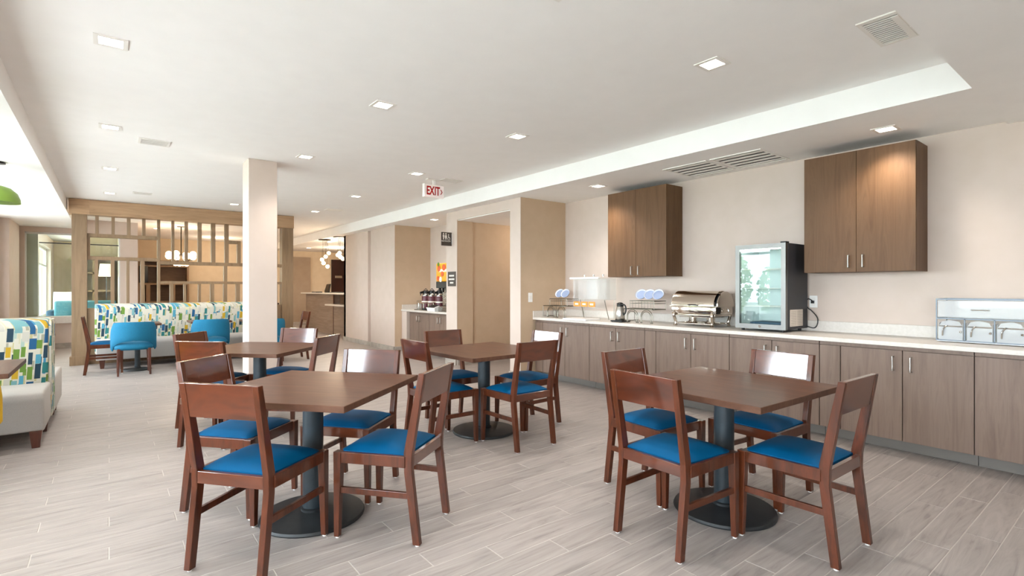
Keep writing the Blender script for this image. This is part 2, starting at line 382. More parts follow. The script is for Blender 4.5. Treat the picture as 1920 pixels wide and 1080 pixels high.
# windows of the left wall
WL = ['nearest the back wall', 'beside the viewer', 'in front of the green lamps', 'beside the two sided booth', 'past the two sided booth', 'nearest the pilaster']
for i, (a, b_) in enumerate(WIN):
    f = MB(); t = .05
    f.box(XL-.14, XL-.06, a, a+t, zs0, zs1).box(XL-.14, XL-.06, b_-t, b_, zs0, zs1).box(XL-.14, XL-.06, a+t, b_-t, zs0, zs0+t).box(XL-.14, XL-.06, a+t, b_-t, zs1-t, zs1)
    f.box(XL-.14, XL-.06, a+t, b_-t, 2.08, 2.13); mid = (a+b_)/2
    f.box(XL-.14, XL-.06, mid-.025, mid+.025, zs0+t, 2.08)
    o = tag(f.build('window_%d' % (i+1), M['window_alu']), 'tall pale framed window '+WL[i], 'window', None, 'structure')
    for y0, y1, z0, z1 in ((a+t, mid-.025, zs0+t, 2.08), (mid+.025, b_-t, zs0+t, 2.08), (a+t, b_-t, 2.13, zs1-t)):
        MB().box(XL-.103, XL-.097, y0, y1, z0, z1).build('window_pane', M['pane'], o)
    MB().box(XL-.2, XL+.05, a, b_, zs0-.03, zs0).build('window_sill', M['white_trim'], o)
lg = MB().box(-1.4, -1.2, 14.98, 19.0, 0, .6).box(-1.4, -1.2, 14.98, 19.0, 2.32, 2.9).box(-1.4, -1.2, 14.98, 15.25, .6, 2.32).box(-1.4, -1.2, 18.1, 19.0, .6, 2.32)
struct('wall_lounge_left', lg, M['wall'], 'pale outer wall of the side lounge with a wide window', 'wall')
o = tag(MB().box(-1.35,-1.29,15.25,15.3,.6,2.32).box(-1.35,-1.29,18.05,18.1,.6,2.32).box(-1.35,-1.29,15.3,18.05,.6,.65).box(-1.35,-1.29,15.3,18.05,2.27,2.32).box(-1.35,-1.29,15.3,18.05,1.86,1.9).box(-1.35,-1.29,16.64,16.69,.65,1.86).build('window_8', M['window_alu']), 'wide pale framed window of the side lounge', 'window', None, 'structure')
for y0, y1, z0, z1 in ((15.3,16.64,.65,1.86),(16.69,18.05,.65,1.86),(15.3,18.05,1.9,2.27)): MB().box(-1.323,-1.317,y0,y1,z0,z1).build('window_pane', M['pane'], o)
# baseboards
bb = lambda n, mb, l: struct(n, mb, M['tile_base'], l, 'baseboard')
bb('baseboard_hall', MB().box(4.615, 4.64, 9.85, 12.76, 0, .10), 'grey tile baseboard along the hall wall')
bb('baseboard_alcove', MB().box(4.64, 4.86, 9.825, 9.85, 0, .10), 'grey tile baseboard at the coffee alcove corner')
bb('baseboard_passage', MB().box(4.606, 4.631, 7.43, 7.77, 0, .10).box(4.606, 4.631, 5.72, 5.96, 0, .10).box(4.64, 4.84, 5.695, 5.72, 0, .10).box(4.64, 8.3, 7.405, 7.43, 0, .10), 'grey tile baseboard round the passage opening')
bb('baseboard_glazed', MB().box(-1.46, .2, 14.775, 14.8, 0, .12), 'grey tile baseboard under the lounge ledge')
bb('baseboard_lobby', MB().box(.6, 8.4, 18.86, 18.89, 0, .12), 'grey tile baseboard along the lobby end wall')


# ------------------------------------------------------------------ dining chairs and pedestal tables
def chair_parts(t, full=True):
    yr = lambda z: -.212-.067*(z-.46)/.415
    leg = [(-.254,.008),(-.216,.008),(-.168,.37),(-.166,.47),(-.247,.875),(-.279,.875),(-.212,.46),(-.210,.38)]
    for s in (-1, 1):
        l = MB().prism(leg, s*.193-.016, s*.193+.016, 'x').build('leg', M['chair_wood'], t, .003)
        if full: MB().lathe([(.011,0),(.012,.004),(.009,.009)], 10, (s*.193,-.235,0)).build('glide', M['white_plastic'], l)
        f = MB().bar((s*.217,.208,.008), (s*.211,.203,.452), .028, .028, .042, .044).build('leg', M['chair_wood'], t, .003)
        if full: MB().lathe([(.010,0),(.011,.004),(.009,.009)], 10, (s*.217,.208,0)).build('glide', M['white_plastic'], f)
        MB().hexa([(s*.204-.011,-.175,.395),(s*.204+.011,-.175,.395),(s*.216+.011,.19,.395),(s*.216+.011-.022,.19,.395)],
                  [(s*.204-.011,-.175,.452),(s*.204+.011,-.175,.452),(s*.216+.011,.19,.452),(s*.216+.011-.022,.19,.452)]).build('seat_rail', M['chair_wood'], t, .002)
        MB().hexa([(s*.197-.009,-.205,.236),(s*.197+.009,-.205,.236),(s*.213+.009,.2,.236),(s*.213-.009,.2,.236)],
                  [(s*.197-.009,-.2,.268),(s*.197+.009,-.2,.268),(s*.213+.009,.2,.268),(s*.213-.009,.2,.268)]).build('stretcher', M['chair_wood'], t, .002)
    MB().box(-.192,.192,.186,.212,.395,.452).build('seat_rail', M['chair_panel'], t, .002)
    MB().box(-.178,.178,-.208,-.184,.395,.452).build('seat_rail', M['chair_panel'], t, .002)
    z0, z1 = .715, .875
    MB().hexa([(-.178,yr(z0)+.004,z0),(.178,yr(z0)+.004,z0),(.178,yr(z0)+.027,z0),(-.178,yr(z0)+.027,z0)],
              [(-.178,yr(z1)+.003,z1),(.178,yr(z1)+.003,z1),(.178,yr(z1)+.026,z1),(-.178,yr(z1)+.026,z1)]).build('back_panel', M['chair_panel'], t, .002)
    # domed cushion
    n = 14; m = MB(); vs = []; fs = []
    for j in range(n+1):
        for i in range(n+1):
            u, v = -1+2*i/n, -1+2*j/n
            w = .196+.011*v; x = u*w; y = .012+v*.186
            if abs(u) > .93 and v > .93: x *= .95; y -= .009
            h = max(0, (1-abs(u)**3.2)*(1-abs(v)**3.2)); vs.append((x, y, .456+.036*h**.6))
    for j in range(n):
        for i in range(n): fs.append((j*(n+1)+i, j*(n+1)+i+1, (j+1)*(n+1)+i+1, (j+1)*(n+1)+i))
    rim = [i for i in range(n+1)]+[j*(n+1)+n for j in range(1,n+1)]+[n*(n+1)+i for i in range(n-1,-1,-1)]+[j*(n+1) for j in range(n-1,0,-1)]
    k = len(vs); vs += [(vs[r][0], vs[r][1], .440) for r in rim]
    for a in range(len(rim)): b = (a+1) % len(rim); fs.append((rim[a], k+a, k+b, rim[b]))
    m.add(vs, fs).build('seat', M['blue_vinyl'], t, smooth=50)

proto = None
def place_chair(x, y, deg, label, group):
    global proto
    if proto is None:
        proto = thing('dining_chair', label, 'chair', (x,y,FZ), math.radians(deg), group); chair_parts(proto); return proto
    c = dup(proto, (x,y,FZ), math.radians(deg), label); c['group'] = group; return c
tproto = None
def place_table(x, y, deg, label, group, s=1.0):
    global tproto
    if tproto is None:
        t = tproto = thing('dining_table', label, 'table', (x,y,FZ), math.radians(deg), group)
        MB().box(-.457,.457,-.457,.457,.714,.747).build('tabletop', M['table_wood'], t, .003)
        MB().box(-.16,.16,-.16,.16,.704,.714).build('mounting_plate', M['black_metal'], t)
        MB().lathe([(.056,.03),(.056,.704)], 32).build('post', M['post_metal'], t, smooth=40)
        MB().lathe([(.283,0),(.286,.008),(.280,.02),(.22,.028),(.10,.034),(.066,.038),(.066,.05),(.056,.056)], 48).build('base', M['base_metal'], t, smooth=40)
    else:
        t = dup(tproto, (x,y,FZ), math.radians(deg), label); t['group'] = group; t.scale = (s, s, 1)
    return t
TBL = {'R': (2.861,1.623,-1.2,'square dark wood pedestal table nearest the clear pastry case','by the pastry case'),
       'L': (.926,3.041,40.2,'square dark wood pedestal table turned cornerwise, nearest the near booth','nearest the booth'),
       'M': (2.70,3.864,2.0,'square dark wood pedestal table facing the passage opening','by the passage'),
       'B': (1.12,5.286,44.4,'square dark wood pedestal table in front of the cream column','by the column')}
for k, (x, y, a, l, _) in TBL.items(): place_table(x, y, a, l, 'square tables in the dining room')
CH = {'R1': (2.372,1.622,-91.1,'on its window side, back to the viewer'), 'R2': (2.849,1.185,-.7,'on its side nearest the viewer'), 'R3': (2.813,2.08,178.6,'on its far side, facing the viewer'), 'R4': (3.313,1.628,86.5,'on its counter side, glossy bright back'),
      'L1': (.598,2.788,-51.2,'on its left near side, back to viewer'), 'L2': (1.242,2.652,37.1,'at its right near side, seen from behind'), 'L3': (.646,3.497,222.5,'on its left far side, front seen'), 'L4': (1.254,3.287,129.7,'at its right far side, glossy bright back'),
      'M1': (2.237,3.835,-88.6,'on its window side'), 'M2': (2.735,3.412,-.2,'on its side nearest the viewer'), 'M3': (2.682,4.321,178.4,'on its far side, facing the viewer'), 'M4': (3.185,3.825,91.2,'on its counter side, greyish shining back'),
      'B1': (.761,5.012,-44.6,'at its left near side'), 'B2': (1.371,4.86,44.0,'at its right near side, seen from behind'), 'B3': (.805,5.631,225.9,'at its left far side'), 'B4': (1.423,5.60,132.5,'at its right far side, glossy bright back')}
for k, (x, y, a, l) in CH.items():
    place_chair(x, y, a, 'wood chair at table '+TBL[k[0]][4]+', '+l, 'wooden chairs round the four square tables')

# ------------------------------------------------------------------ upholstered tub chairs, booth tables
def tub_chair(name, label, x, y, rz, fab, group):
    t = thing(name, label, 'chair', (x,y,FZ), rz, group)
    for sx in (-1, 1):
        for sy in (-1, 1):
            MB().bar((sx*.195,sy*.21,0), (sx*.185,sy*.175,.40), .026, .026, .042, .042).build('leg', M['leg_wood'], t, .006)
        MB().tube([(sx*.192,-.2,.2),(sx*.192,.2,.2)], .011, 8).build('stretcher', M['leg_wood'], t)
    n = 28; prof = []
    def ring(rx, ry, z): return [(rx*(abs(math.cos(a))**.7)*(1 if math.cos(a) >= 0 else -1), ry*(abs(math.sin(a))**.7)*(1 if math.sin(a) >= 0 else -1)+.01, z) for a in [2*PI*k/n for k in range(n)]]
    R = [ring(.20,.19,.375), ring(.245,.235,.39), ring(.255,.245,.42), ring(.25,.24,.455), ring(.2,.19,.48), ring(.08,.08,.487)]
    m = MB(); vs = [v for r in R for v in r]; fs = [(i*n+k, i*n+(k+1)%n, (i+1)*n+(k+1)%n, (i+1)*n+k) for i in range(len(R)-1) for k in range(n)]
    fs += [tuple(range(n-1,-1,-1)), tuple((len(R)-1)*n+k for k in range(n))]
    m.add(vs, fs).build('seat', M[fab], t, smooth=60)
    # wrapped back: shell with an arched opening above the seat
    na, nz = 26, 8; vi = []; vo = []
    for i in range(na+1):
        u = -1+2*i/na; a = u*math.radians(98)
        top = .80-.05*abs(u)**3-.22*max(0, abs(u)-.72)/.28
        bot = .365 if abs(u) > .74 else .365+.155*math.sqrt(max(0, 1-(u/.74)**2))
        for j in range(nz+1):
            v = j/nz; z = bot+(top-bot)*v; e = .035*(z-.365)
            for lst, r in ((vi, .245), (vo, .285)):
                q = r-.016*(1 if j in (0, nz) else 0)*(1 if lst is vo else -1)
                lst.append((q*1.0*math.sin(a)*(1-.06*(1-v)*0), -(q*.93)*math.cos(a)-.012-e, z))
    k = len(vi); vs = vi+vo; fs = []; q = nz+1
    for i in range(na):
        for j in range(nz):
            fs.append((i*q+j, i*q+j+1, (i+1)*q+j+1, (i+1)*q+j)); fs.append((k+i*q+j, k+(i+1)*q+j, k+(i+1)*q+j+1, k+i*q+j+1))
        fs.append((i*q, (i+1)*q, k+(i+1)*q, k+i*q)); fs.append((i*q+nz, k+i*q+nz, k+(i+1)*q+nz, (i+1)*q+nz))
    for j in range(nz):
        fs.append((j, k+j, k+j+1, j+1)); fs.append((na*q+j, na*q+j+1, k+na*q+j+1, k+na*q+j))
    MB().add(vs, fs).build('backrest', M[fab], t, smooth=60)
    return t
tg = 'turquoise tub chairs at the far booth tables'
tub_chair('tub_chair', 'turquoise tub chair with arched back opening, beside the lone side-on wooden chair', .30, 9.74, 0, 'blue_weave', tg)
tub_chair('tub_chair', 'turquoise tub chair in the middle of the far booth, seen behind wooden chairs', 1.33, 9.86, 0, 'blue_weave', tg)
tub_chair('tub_chair', 'turquoise tub chair half hidden behind the cream column', 2.10, 9.42, 0, 'blue_weave', tg)
tub_chair('tub_chair', 'yellow tub chair pushed under the near booth table at the window', -.86, 4.95, 0, 'yellow_fabric', None)
place_chair(-.05, 10.12, -90, 'wood chair with blue seat side-on beside the far booth and wood post', 'wooden chairs at the far booth tables')
place_chair(2.63, 9.89, 90, 'wood chair standing alone past the column, before the front desk', 'wooden chairs at the far booth tables')
place_table(.36, 10.17, 0, 'pedestal table behind the first turquoise tub chair', 'tables along the booths', .66)
place_table(1.37, 10.27, 0, 'pedestal table behind the middle turquoise tub chair', 'tables along the booths', .66)
place_table(2.14, 9.98, 0, 'pedestal table hidden by the column, by the third tub chair', 'tables along the booths', .66)
place_table(-.972, 5.13, 0, 'pedestal table corner in front of the near patterned booth', 'tables along the booths')
place_table(-.972, 7.98, 0, 'pedestal table behind the near two sided booth', 'tables along the booths')

# ------------------------------------------------------------------ booths
def booth_seat(t, x0, x1, yf, yb, sgn):
    # yf: front edge, yb: against the back; profile in y,z
    P = [(yf+sgn*.035,.135),(yf,.40),(yf+sgn*.02,.445),(yf+sgn*.06,.46),(yb,.455),(yb,.135)]
    MB().prism(P, x0, x1, 'x').build('seat', M['grey_fabric'], t, .018, 3, smooth=60)
def booth_leg(t, x, y, s=1):
    MB().bar((x,y,0), (x,y,.14), .05, .05, .08, .08).build('leg', M['leg_wood'], t, .003)
t = thing('booth_bench', 'two sided booth with patchwork back and grey seats by the windows', 'booth', (-.415,5.66,FZ))
booth_seat(t, -1.18, 0, 0, .62, 1); booth_seat(t, -1.18, .012, 1.78, .92, -1)
def slab(x0, x1, P): return MB().prism(P, x0, x1, 'x')
slab(-1.18, -.012, [(.60,.30),(.56,.96),(.60,1.015),(.70,1.03),(.86,1.03),(.94,1.015),(.98,.96),(.94,.30)]).build('backrest', M['patch_fabric'], t, .02, 3, smooth=60)
MB().prism([(.62,.14),(.575,.97),(.62,1.02),(.92,1.02),(.965,.97),(.92,.14)], -.012, .006, 'x').build('end_panel', M['patch_fabric'], t, .004)
for y in (.07, .66, 1.45, 1.70): booth_leg(t, -.055, y)
for y in (.07, 1.70): booth_leg(t, -1.1, y)
t = thing('booth_bench', 'long patchwork booth with grey seat against the slatted wood divider', 'booth', (-.165,10.56,FZ))
P = [(.035,.135),(0,.40),(.02,.445),(.06,.47),(.50,.455),(.50,.135)]
MB().prism(P, 0, 2.55, 'x').build('seat', M['grey_fabric'], t, .018, 3, smooth=60)
MB().prism([(.42,.42),(.39,.96),(.42,1.02),(.48,1.04),(.58,1.04),(.64,1.02),(.66,.96),(.66,.2),(.5,.2)], -.02, 2.57, 'x').build('backrest', M['patch_fabric'], t, .02, 3, smooth=60)
for x in (.08, 1.27, 2.47): booth_leg(t, x, .08); booth_leg(t, x, .58)

# ------------------------------------------------------------------ slatted room divider
t = thing('room_divider', 'tall slatted wood room divider framed by posts and a ceiling beam', 'divider', (0,11.35,FZ))
D0, D1 = 0, .20
def pc(name, x0, x1, z0, z1, m='oak_panel', y0=.05, y1=.14, b=.002): return MB().box(x0,x1,y0,y1,z0,z1).build(name, M[m], t, b)
pc('post', -.494, -.294, .15, 2.556, y0=D0, y1=D1); pc('post_base', -.52, -.27, 0, .15, y0=D0-.025, y1=D1+.02)
pc('post', 2.83, 3.05, .15, 2.556, y0=D0, y1=D1); pc('post_base', 2.80, 3.08, 0, .15, y0=D0-.025, y1=D1+.02)
pc('beam_block', -.53, -.26, 2.556, 2.81, 'oak_beam', -.02, .22)
pc('beam', -.26, 3.06, 2.556, 2.81, 'oak_beam', -.015, .215)
pc('lower_panel', -.294, 2.83, .0, .96)
# rails
pc('rail', -.294, .696, 2.182, 2.244); pc('rail', -.294, .696, 1.79, 1.85); pc('rail', .742, 2.83, 1.738, 1.80)
pc('rail', .742, 2.83, 1.384, 1.432); pc('rail', 1.856, 2.068, 2.178, 2.238)
pc('slat', -.294, -.254, 1.85, 2.182)
for a, b_ in ((-.186,-.138),(.035,.082),(.253,.304),(.473,.522)): pc('slat', a, b_, 2.244, 2.556)
pc('slat', .696, .742, .96, 2.556)
for a, b_ in ((.916,.959),(1.123,1.175),(1.335,1.397),(1.557,1.626)): pc('slat', a, b_, 1.80, 2.556)
pc('slat', 1.787, 1.856, 1.80, 2.556); pc('slat', 2.005, 2.068, 1.80, 2.178)
for a, b_ in ((-.195,-.148),(.024,.077),(.243,.289),(.446,.51)): pc('slat', a, b_, .96, 1.79)
for a, b_ in ((.888,.943),(1.105,1.147),(1.34,1.384),(1.543,1.606),(1.765,1.829),(1.985,2.054)): pc('slat', a, b_, .96, 1.384)
pc('slat', 1.772, 1.83, 1.432, 1.738)
for a, b_ in ((2.24,2.30),(2.46,2.52),(2.70,2.755)): pc('slat', a, b_, .96, 1.384); pc('slat', a, b_, 1.80, 2.556)

# ------------------------------------------------------------------ buffet counter
XF = 4.895
def pull(t, x, y, z0, z1):
    MB().tube([(x,y,z0),(x-.03,y,z0),(x-.03,y,z1),(x,y,z1)], .006, 8).build('handle', M['nickel'], t, smooth=50)
def base_cab(label, ya, yb, doors, x=XF, back=5.50, zt=.848, group='base cabinets under the buffet counter', hz=(.655,.765), toe='toe'):
    t = thing('base_cabinet', label, 'cabinet', (x,ya,FZ), 0, group)
    w = yb-ya
    MB().box(.022, back-x, .002, w-.002, .10, zt).build('body', M['laminate'], t)
    MB().box(.13, .15, .002, w-.002, 0, .10).build('toe_kick', M[toe], t)
    MB().box(0, .022, .003, w-.003, zt-.03, zt).build('top_rail', M['laminate'], t, .001)
    for a, b_, hy in doors:
        d = MB().box(0, .02, a-ya+.003, b_-ya-.003, .105, zt-.034).build('door' if hy else 'filler_panel', M['laminate'], t, .001)
        if hy: pull(d, 0, hy-ya, *hz)
    return t
base_cab('wood grain base cabinet at the far end of the buffet counter', 4.63, 5.70, [(4.63,5.085,5.03),(5.085,5.54,5.14),(5.54,5.70,None)])
base_cab('wood grain base cabinet under the steel coffee carafe', 3.755, 4.63, [(3.755,4.19,4.135),(4.19,4.63,4.245)])
base_cab('wood grain base cabinet under the chafing dish', 2.72, 3.755, [(2.72,3.155,3.10),(3.155,3.60,3.21),(3.60,3.755,None)])
base_cab('wood grain base cabinet under the glass door cooler', 1.89, 2.72, [(1.89,2.301,2.245),(2.301,2.72,2.357)])
base_cab('wood grain base cabinet right of the cooler, blank panel at left', .865, 1.89, [(.865,1.291,1.235),(1.291,1.725,1.35),(1.725,1.89,None)])
base_cab('wood grain base cabinet under the clear pastry case', -.01, .865, [(-.01,.43,.37),(.43,.865,None)])
base_cab('wood grain base cabinet nearest the viewer end', -.90, -.01, [(-.9,-.455,-.51),(-.455,-.01,-.40)])
t = thing('countertop', 'long white quartz countertop with low backsplash along the buffet', 'counter', (0,0,FZ+.848))
MB().box(4.855, 5.515, -.92, 5.715, 0, .035).build('slab', M['quartz'], t, .003)
MB().box(5.497, 5.517, -.92, 5.695, .035, .135).build('backsplash', M['quartz'], t, .002)
MB().box(4.857, 5.517, 5.695, 5.717, .035, .125).build('end_splash', M['quartz'], t, .002)
CT = FZ+.848+.035
# wall cabinets
def wall_cab(label, ya, ym, yb, z0, z1, h0):
    t = thing('wall_cabinet', label, 'cabinet', (5.19,ya,z0), 0, 'wall cabinets over the buffet'); w = yb-ya; h = z1-z0
    MB().box(.022, .328, 0, w, 0, h).build('body', M['laminate_dark'], t, .001)
    for a, b_, hy in ((.001, ym-ya-.0015, ym-ya-.055), (ym-ya+.0015, w-.001, ym-ya+.055)):
        d = MB().box(0, .02, a, b_, .002, h-.002).build('door', M['laminate_dark'], t, .001); pull(d, 0, hy, h0-z0, h0-z0+.105)
wall_cab('brown wall cabinet over the coffee carafe and bowls', 3.67, 4.12, 4.575, 1.452, 2.545, 1.475)
wall_cab('larger looking brown wall cabinet right of the cooler', 1.278, 1.705, 2.137, 1.452, 2.525, 1.495)

# ------------------------------------------------------------------ things on the buffet counter
def bent(pts, k=6):
    """rounded polyline through pts (Catmull-Rom)"""
    P = [Vector(p) for p in pts]; P = [P[0]*2-P[1]]+P+[P[-1]*2-P[-2]]; out = []
    for i in range(1, len(P)-2):
        for j in range(k):
            u = j/k; a, b, c, d = P[i-1:i+3]
            out.append(.5*((2*b)+(c-a)*u+(2*a-5*b+4*c-d)*u*u+(3*b-a-3*c+d)*u**3))
    return out+[P[-2]]
# cooler
t = thing('glass_door_cooler', 'countertop cooler with silver framed glass door and black sides', 'cooler', (5.0,2.222,CT))
cw, chh, cdp = .492, .85, .475
b0 = .028
MB().box(.05,cdp,0,.02,b0,chh).box(.05,cdp,cw-.02,cw,b0,chh).box(cdp-.03,cdp,.02,cw-.02,b0,chh).box(.05,cdp-.03,.02,cw-.02,b0,b0+.03).box(.05,cdp-.03,.02,cw-.02,chh-.03,chh).build('cabinet', M['fridge_side'], t, .003)
mat('liner', 'DDE6E6', .4)
MB().box(.06,cdp-.031,.021,.026,b0+.031,chh-.031).box(.06,cdp-.031,cw-.026,cw-.021,b0+.031,chh-.031).box(cdp-.04,cdp-.031,.027,cw-.027,b0+.031,chh-.031).build('liner', M['liner'], t)
for z in (.24, .42, .61):
    sh = MB()
    for y in (.03, cw-.03): sh.tube([(.08,y,z),(cdp-.05,y,z)], .004, 6)
    for k in range(9): sh.tube([(.08+.043*k,.03,z),(.08+.043*k,cw-.03,z)], .0025, 5)
    sh.build('wire_shelf', M['white_plastic'], t)
MB().box(.07,.09,.06,cw-.06,chh-.05,chh-.035).build('added_glow_strip', M['cool_lit'], t)  # unseen glowing strip added to brighten the inside of the cooler
MB().box(.10,.36,.06,cw-.10,.062,.085).build('drip_tray', M['navy_fabric'], t, .004)
fw = .042
fr = MB().prism([(0,b0-.004),(cw,b0-.004),(cw-fw,b0+fw),(fw,b0+fw)], 0, .04, 'x').prism([(0,chh),(cw,chh),(cw-fw,chh-fw),(fw,chh-fw)], 0, .04, 'x')
fr.prism([(0,b0-.004),(fw,b0+fw),(fw,chh-fw),(0,chh)], 0, .04, 'x').prism([(cw,b0-.004),(cw-fw,b0+fw),(cw-fw,chh-fw),(cw,chh)], 0, .04, 'x')
dr = fr.build('door_frame', M['cooler_steel'], t)
MB().box(.012,.018,fw,cw-fw,b0+fw,chh-fw).build('door_glass', M['fridge_glass'], dr)
MB().lathe([(.012,0),(.012,.006)], 14, (-.006,cw*.5,b0+.02), 'x').build('door_lock', M['chrome'], dr)
MB().box(.0,.07,-.002,.05,chh,chh+.014).build('hinge_cap', M['black_plastic'], t, .003)
for x in (.06, cdp-.06):
    for y in (.05, cw-.05): MB().lathe([(.014,0),(.017,.024),(.017,.03)], 12, (x,y,0)).build('foot', M['black_plastic'], t)
lb = MB().box(.09,.36,-.003,0,.055,.215).build('rating_label', M['paper'], t)
ln = MB()
for k in range(9): ln.box(.10,.215,-.0045,-.003,.067+.016*k,.070+.016*k).box(.235,.35,-.0045,-.003,.067+.016*k,.070+.016*k)
ln.build('label_lines', M['paper_line'], lb, kind='stuff')
cord = bent([(cdp-.005,.05,.06),(cdp+.012,-.06,.03),(cdp+.02,-.085,.12),(cdp+.012,-.03,.20),(cdp+.005,-.005,.22),(cdp+.005,.02,.27),(cdp+.012,.0,.315),(cdp+.02,-.03,.30),(cdp+.028,-.036,.285)], 6)
MB().tube(cord, .005, 8).box(cdp+.018,cdp+.036,-.05,-.022,.27,.298).build('power_cord', M['black_plastic'], t, smooth=50)
o = MB().box(5.509,5.519,2.145,2.22,1.115,1.235).build('wall_outlet', M['white_plastic'], None, .003); tag(o, 'white wall outlet with the plug of the cooler', 'outlet')
MB().box(5.506,5.509,2.165,2.20,1.135,1.165).box(5.506,5.509,2.165,2.20,1.185,1.215).build('socket', M['white_trim'], o, .002)
# chafing dish
t = thing('chafing_dish', 'polished steel roll top chafing dish on curved legs beside the cooler', 'chafing dish', (5.235,3.235,CT))
hl = .275
def halfcyl(r, y0, y1, z0, n=18, a0=0, a1=PI):
    m = MB(); vs = []; fs = []
    for i in range(n+1):
        a = a0+(a1-a0)*i/n
        for rr in (r, r-.006):
            for y in (y0, y1): vs.append((-rr*math.cos(a), y, z0+rr*math.sin(a)*.98))
    for i in range(n):
        p, q = i*4, (i+1)*4
        fs += [(p,p+1,q+1,q),(p+2,q+2,q+3,p+3),(p,q,q+2,p+2),(p+1,p+3,q+3,q+1)]
    fs += [(0,2,3,1),(n*4,n*4+1,n*4+3,n*4+2)]
    return m.add(vs, fs)
halfcyl(.172, -hl+.03, hl, .225, 24, .02, PI*.93).build('roll_top', M['chafer_steel'], t, smooth=40)
MB().prism([(-.172*math.cos(a), .225+.168*math.sin(a)) for a in [PI*i/16 for i in range(17)]], hl-.006, hl+.004).build('end_plate', M['chafer_steel'], t)
MB().prism([(-.165*math.cos(a), .225+.16*math.sin(a)) for a in [PI*i/16 for i in range(17)]], -hl-.012, -hl+.0).build('end_plate', M['chafer_steel'], t)
MB().prism([(-.150*math.cos(a), .225+.148*math.sin(a)) for a in [PI*i/16 for i in range(17)]], -hl+.0, -hl+.03).build('roll_gap', M['black_metal'], t)
MB().box(-.178,.178,-hl,hl,.135,.225).build('water_pan', M['chafer_steel'], t, .012, 3, 40)
MB().box(-.192,.192,-hl-.014,hl+.014,.216,.229).build('rim', M['chafer_steel'], t, .004)
MB().box(-.165,.165,-hl+.02,hl-.02,.118,.135).build('pan_bottom', M['chafer_steel'], t, .004)
MB().tube(bent([(-.175,-.05,.235),(-.20,-.045,.24),(-.205,0,.24),(-.20,.045,.24),(-.175,.05,.235)]), .006, 8).build('lid_handle', M['black_metal'], t)
for sy in (-1, 1):
    MB().tube(bent([(0,sy*(hl+.01),.19),(0,sy*(hl+.035),.195),(0,sy*(hl+.04),.17),(0,sy*(hl+.015),.165)]), .006, 8).build('side_handle', M['chrome'], t)
    for sx in (-1, 1):
        lg = MB(); pts = bent([(sx*.165,sy*.225,.165),(sx*.185,sy*.235,.12),(sx*.165,sy*.225,.05),(sx*.172,sy*.225,.012)])
        lg.tube(pts, [.014+.004*math.sin(PI*i/(len(pts)-1)) for i in range(len(pts))], 8)
        lg.lathe([(.02,0),(.024,.008),(.012,.02)], 14, (sx*.172,sy*.225,0)).build('leg', M['chafer_steel'], t, smooth=50)
MB().tube([(-.168,-.22,.03),(-.168,.22,.03),(.168,.22,.03),(.168,-.22,.03)], .008, 8, True).tube([(0,-.22,.03),(0,.22,.03)], .007, 8).build('base_frame', M['chafer_steel'], t, smooth=50)
for y in (-.11, .11):
    h = MB().lathe([(.055,.02),(.062,.026),(.06,.03),(.045,.034),(.045,.095),(.04,.097),(.04,.06)], 20, (0,y,0)).build('fuel_holder', M['chafer_steel'], t, smooth=40)
    MB().tube(bent([(-.045,y,.06),(-.09,y,.05),(-.12,y,.03),(-.14,y,.025)]), .005, 6).build('holder_arm', M['chafer_steel'], h)
MB().box(-.15,.15,-.19,.19,.098,.105).build('heat_shield', M['chafer_steel'], t, .002)
# wire riser with three tilted bowls
def riser(label, x, y, gl):
    t = thing('wire_riser', label, 'rack', (x,y,CT), 0, gl)
    r = MB()
    def rect(x0,x1,y0,y1,z,n=5,rr=.0035):
        r.tube([(x0,y0,z),(x1,y0,z),(x1,y1,z),(x0,y1,z)], rr*1.35, 6, True)
        for k in range(1,n): r.tube([(x0+(x1-x0)*k/n,y0,z),(x0+(x1-x0)*k/n,y1,z)], .002, 5)
    r.build('x', None) if False else None
    rect(-.13,.13,-.20,.27,.165); r.build('lower_shelf', M['wire'], t)
    r = MB(); rect(-.10,.13,-.20,.16,.265,4); rect(-.10,.13,-.20,.16,.235,1,.002); r.build('upper_shelf', M['wire'], t)
    r = MB()
    for yy in (-.20,.16):
        for xx in (-.10,.13): r.tube([(xx,yy,.165),(xx,yy,.265)], .003, 6)
    for k in range(1,8): r.tube([(-.10,-.20+.36*k/8,.165),(-.10,-.20+.36*k/8,.265)], .0018, 5)
    r.build('upper_frame', M['wire'], t)
    r = MB()
    r.tube([(-.13,.27,.165),(-.13,.27,.02),(-.13,.20,.02),(.13,.20,.02),(.13,.27,.02),(.13,.27,.165)], .0035, 6)
    r.tube([(-.13,.27,.02),(-.13,-.02,.02)], .003, 6); r.build('end_frame', M['wire'], t)
    for yc in (.09,-.12):
        for d, rd in ((0,.085),(.006,.066)):
            a = MB().tube([(-.135-d,yc-rd,.008)]+[(-.135-d,yc-rd*math.cos(PI*i/12),.075+rd*math.sin(PI*i/12)) for i in range(13)]+[(-.135-d,yc+rd,.008)], .0045, 6)
            for s in (-1,1): a.sphere((-.135-d,yc+s*rd,.008), .008, 8)
            a.build('arch', M['wire'], t)
    return t
bp = None
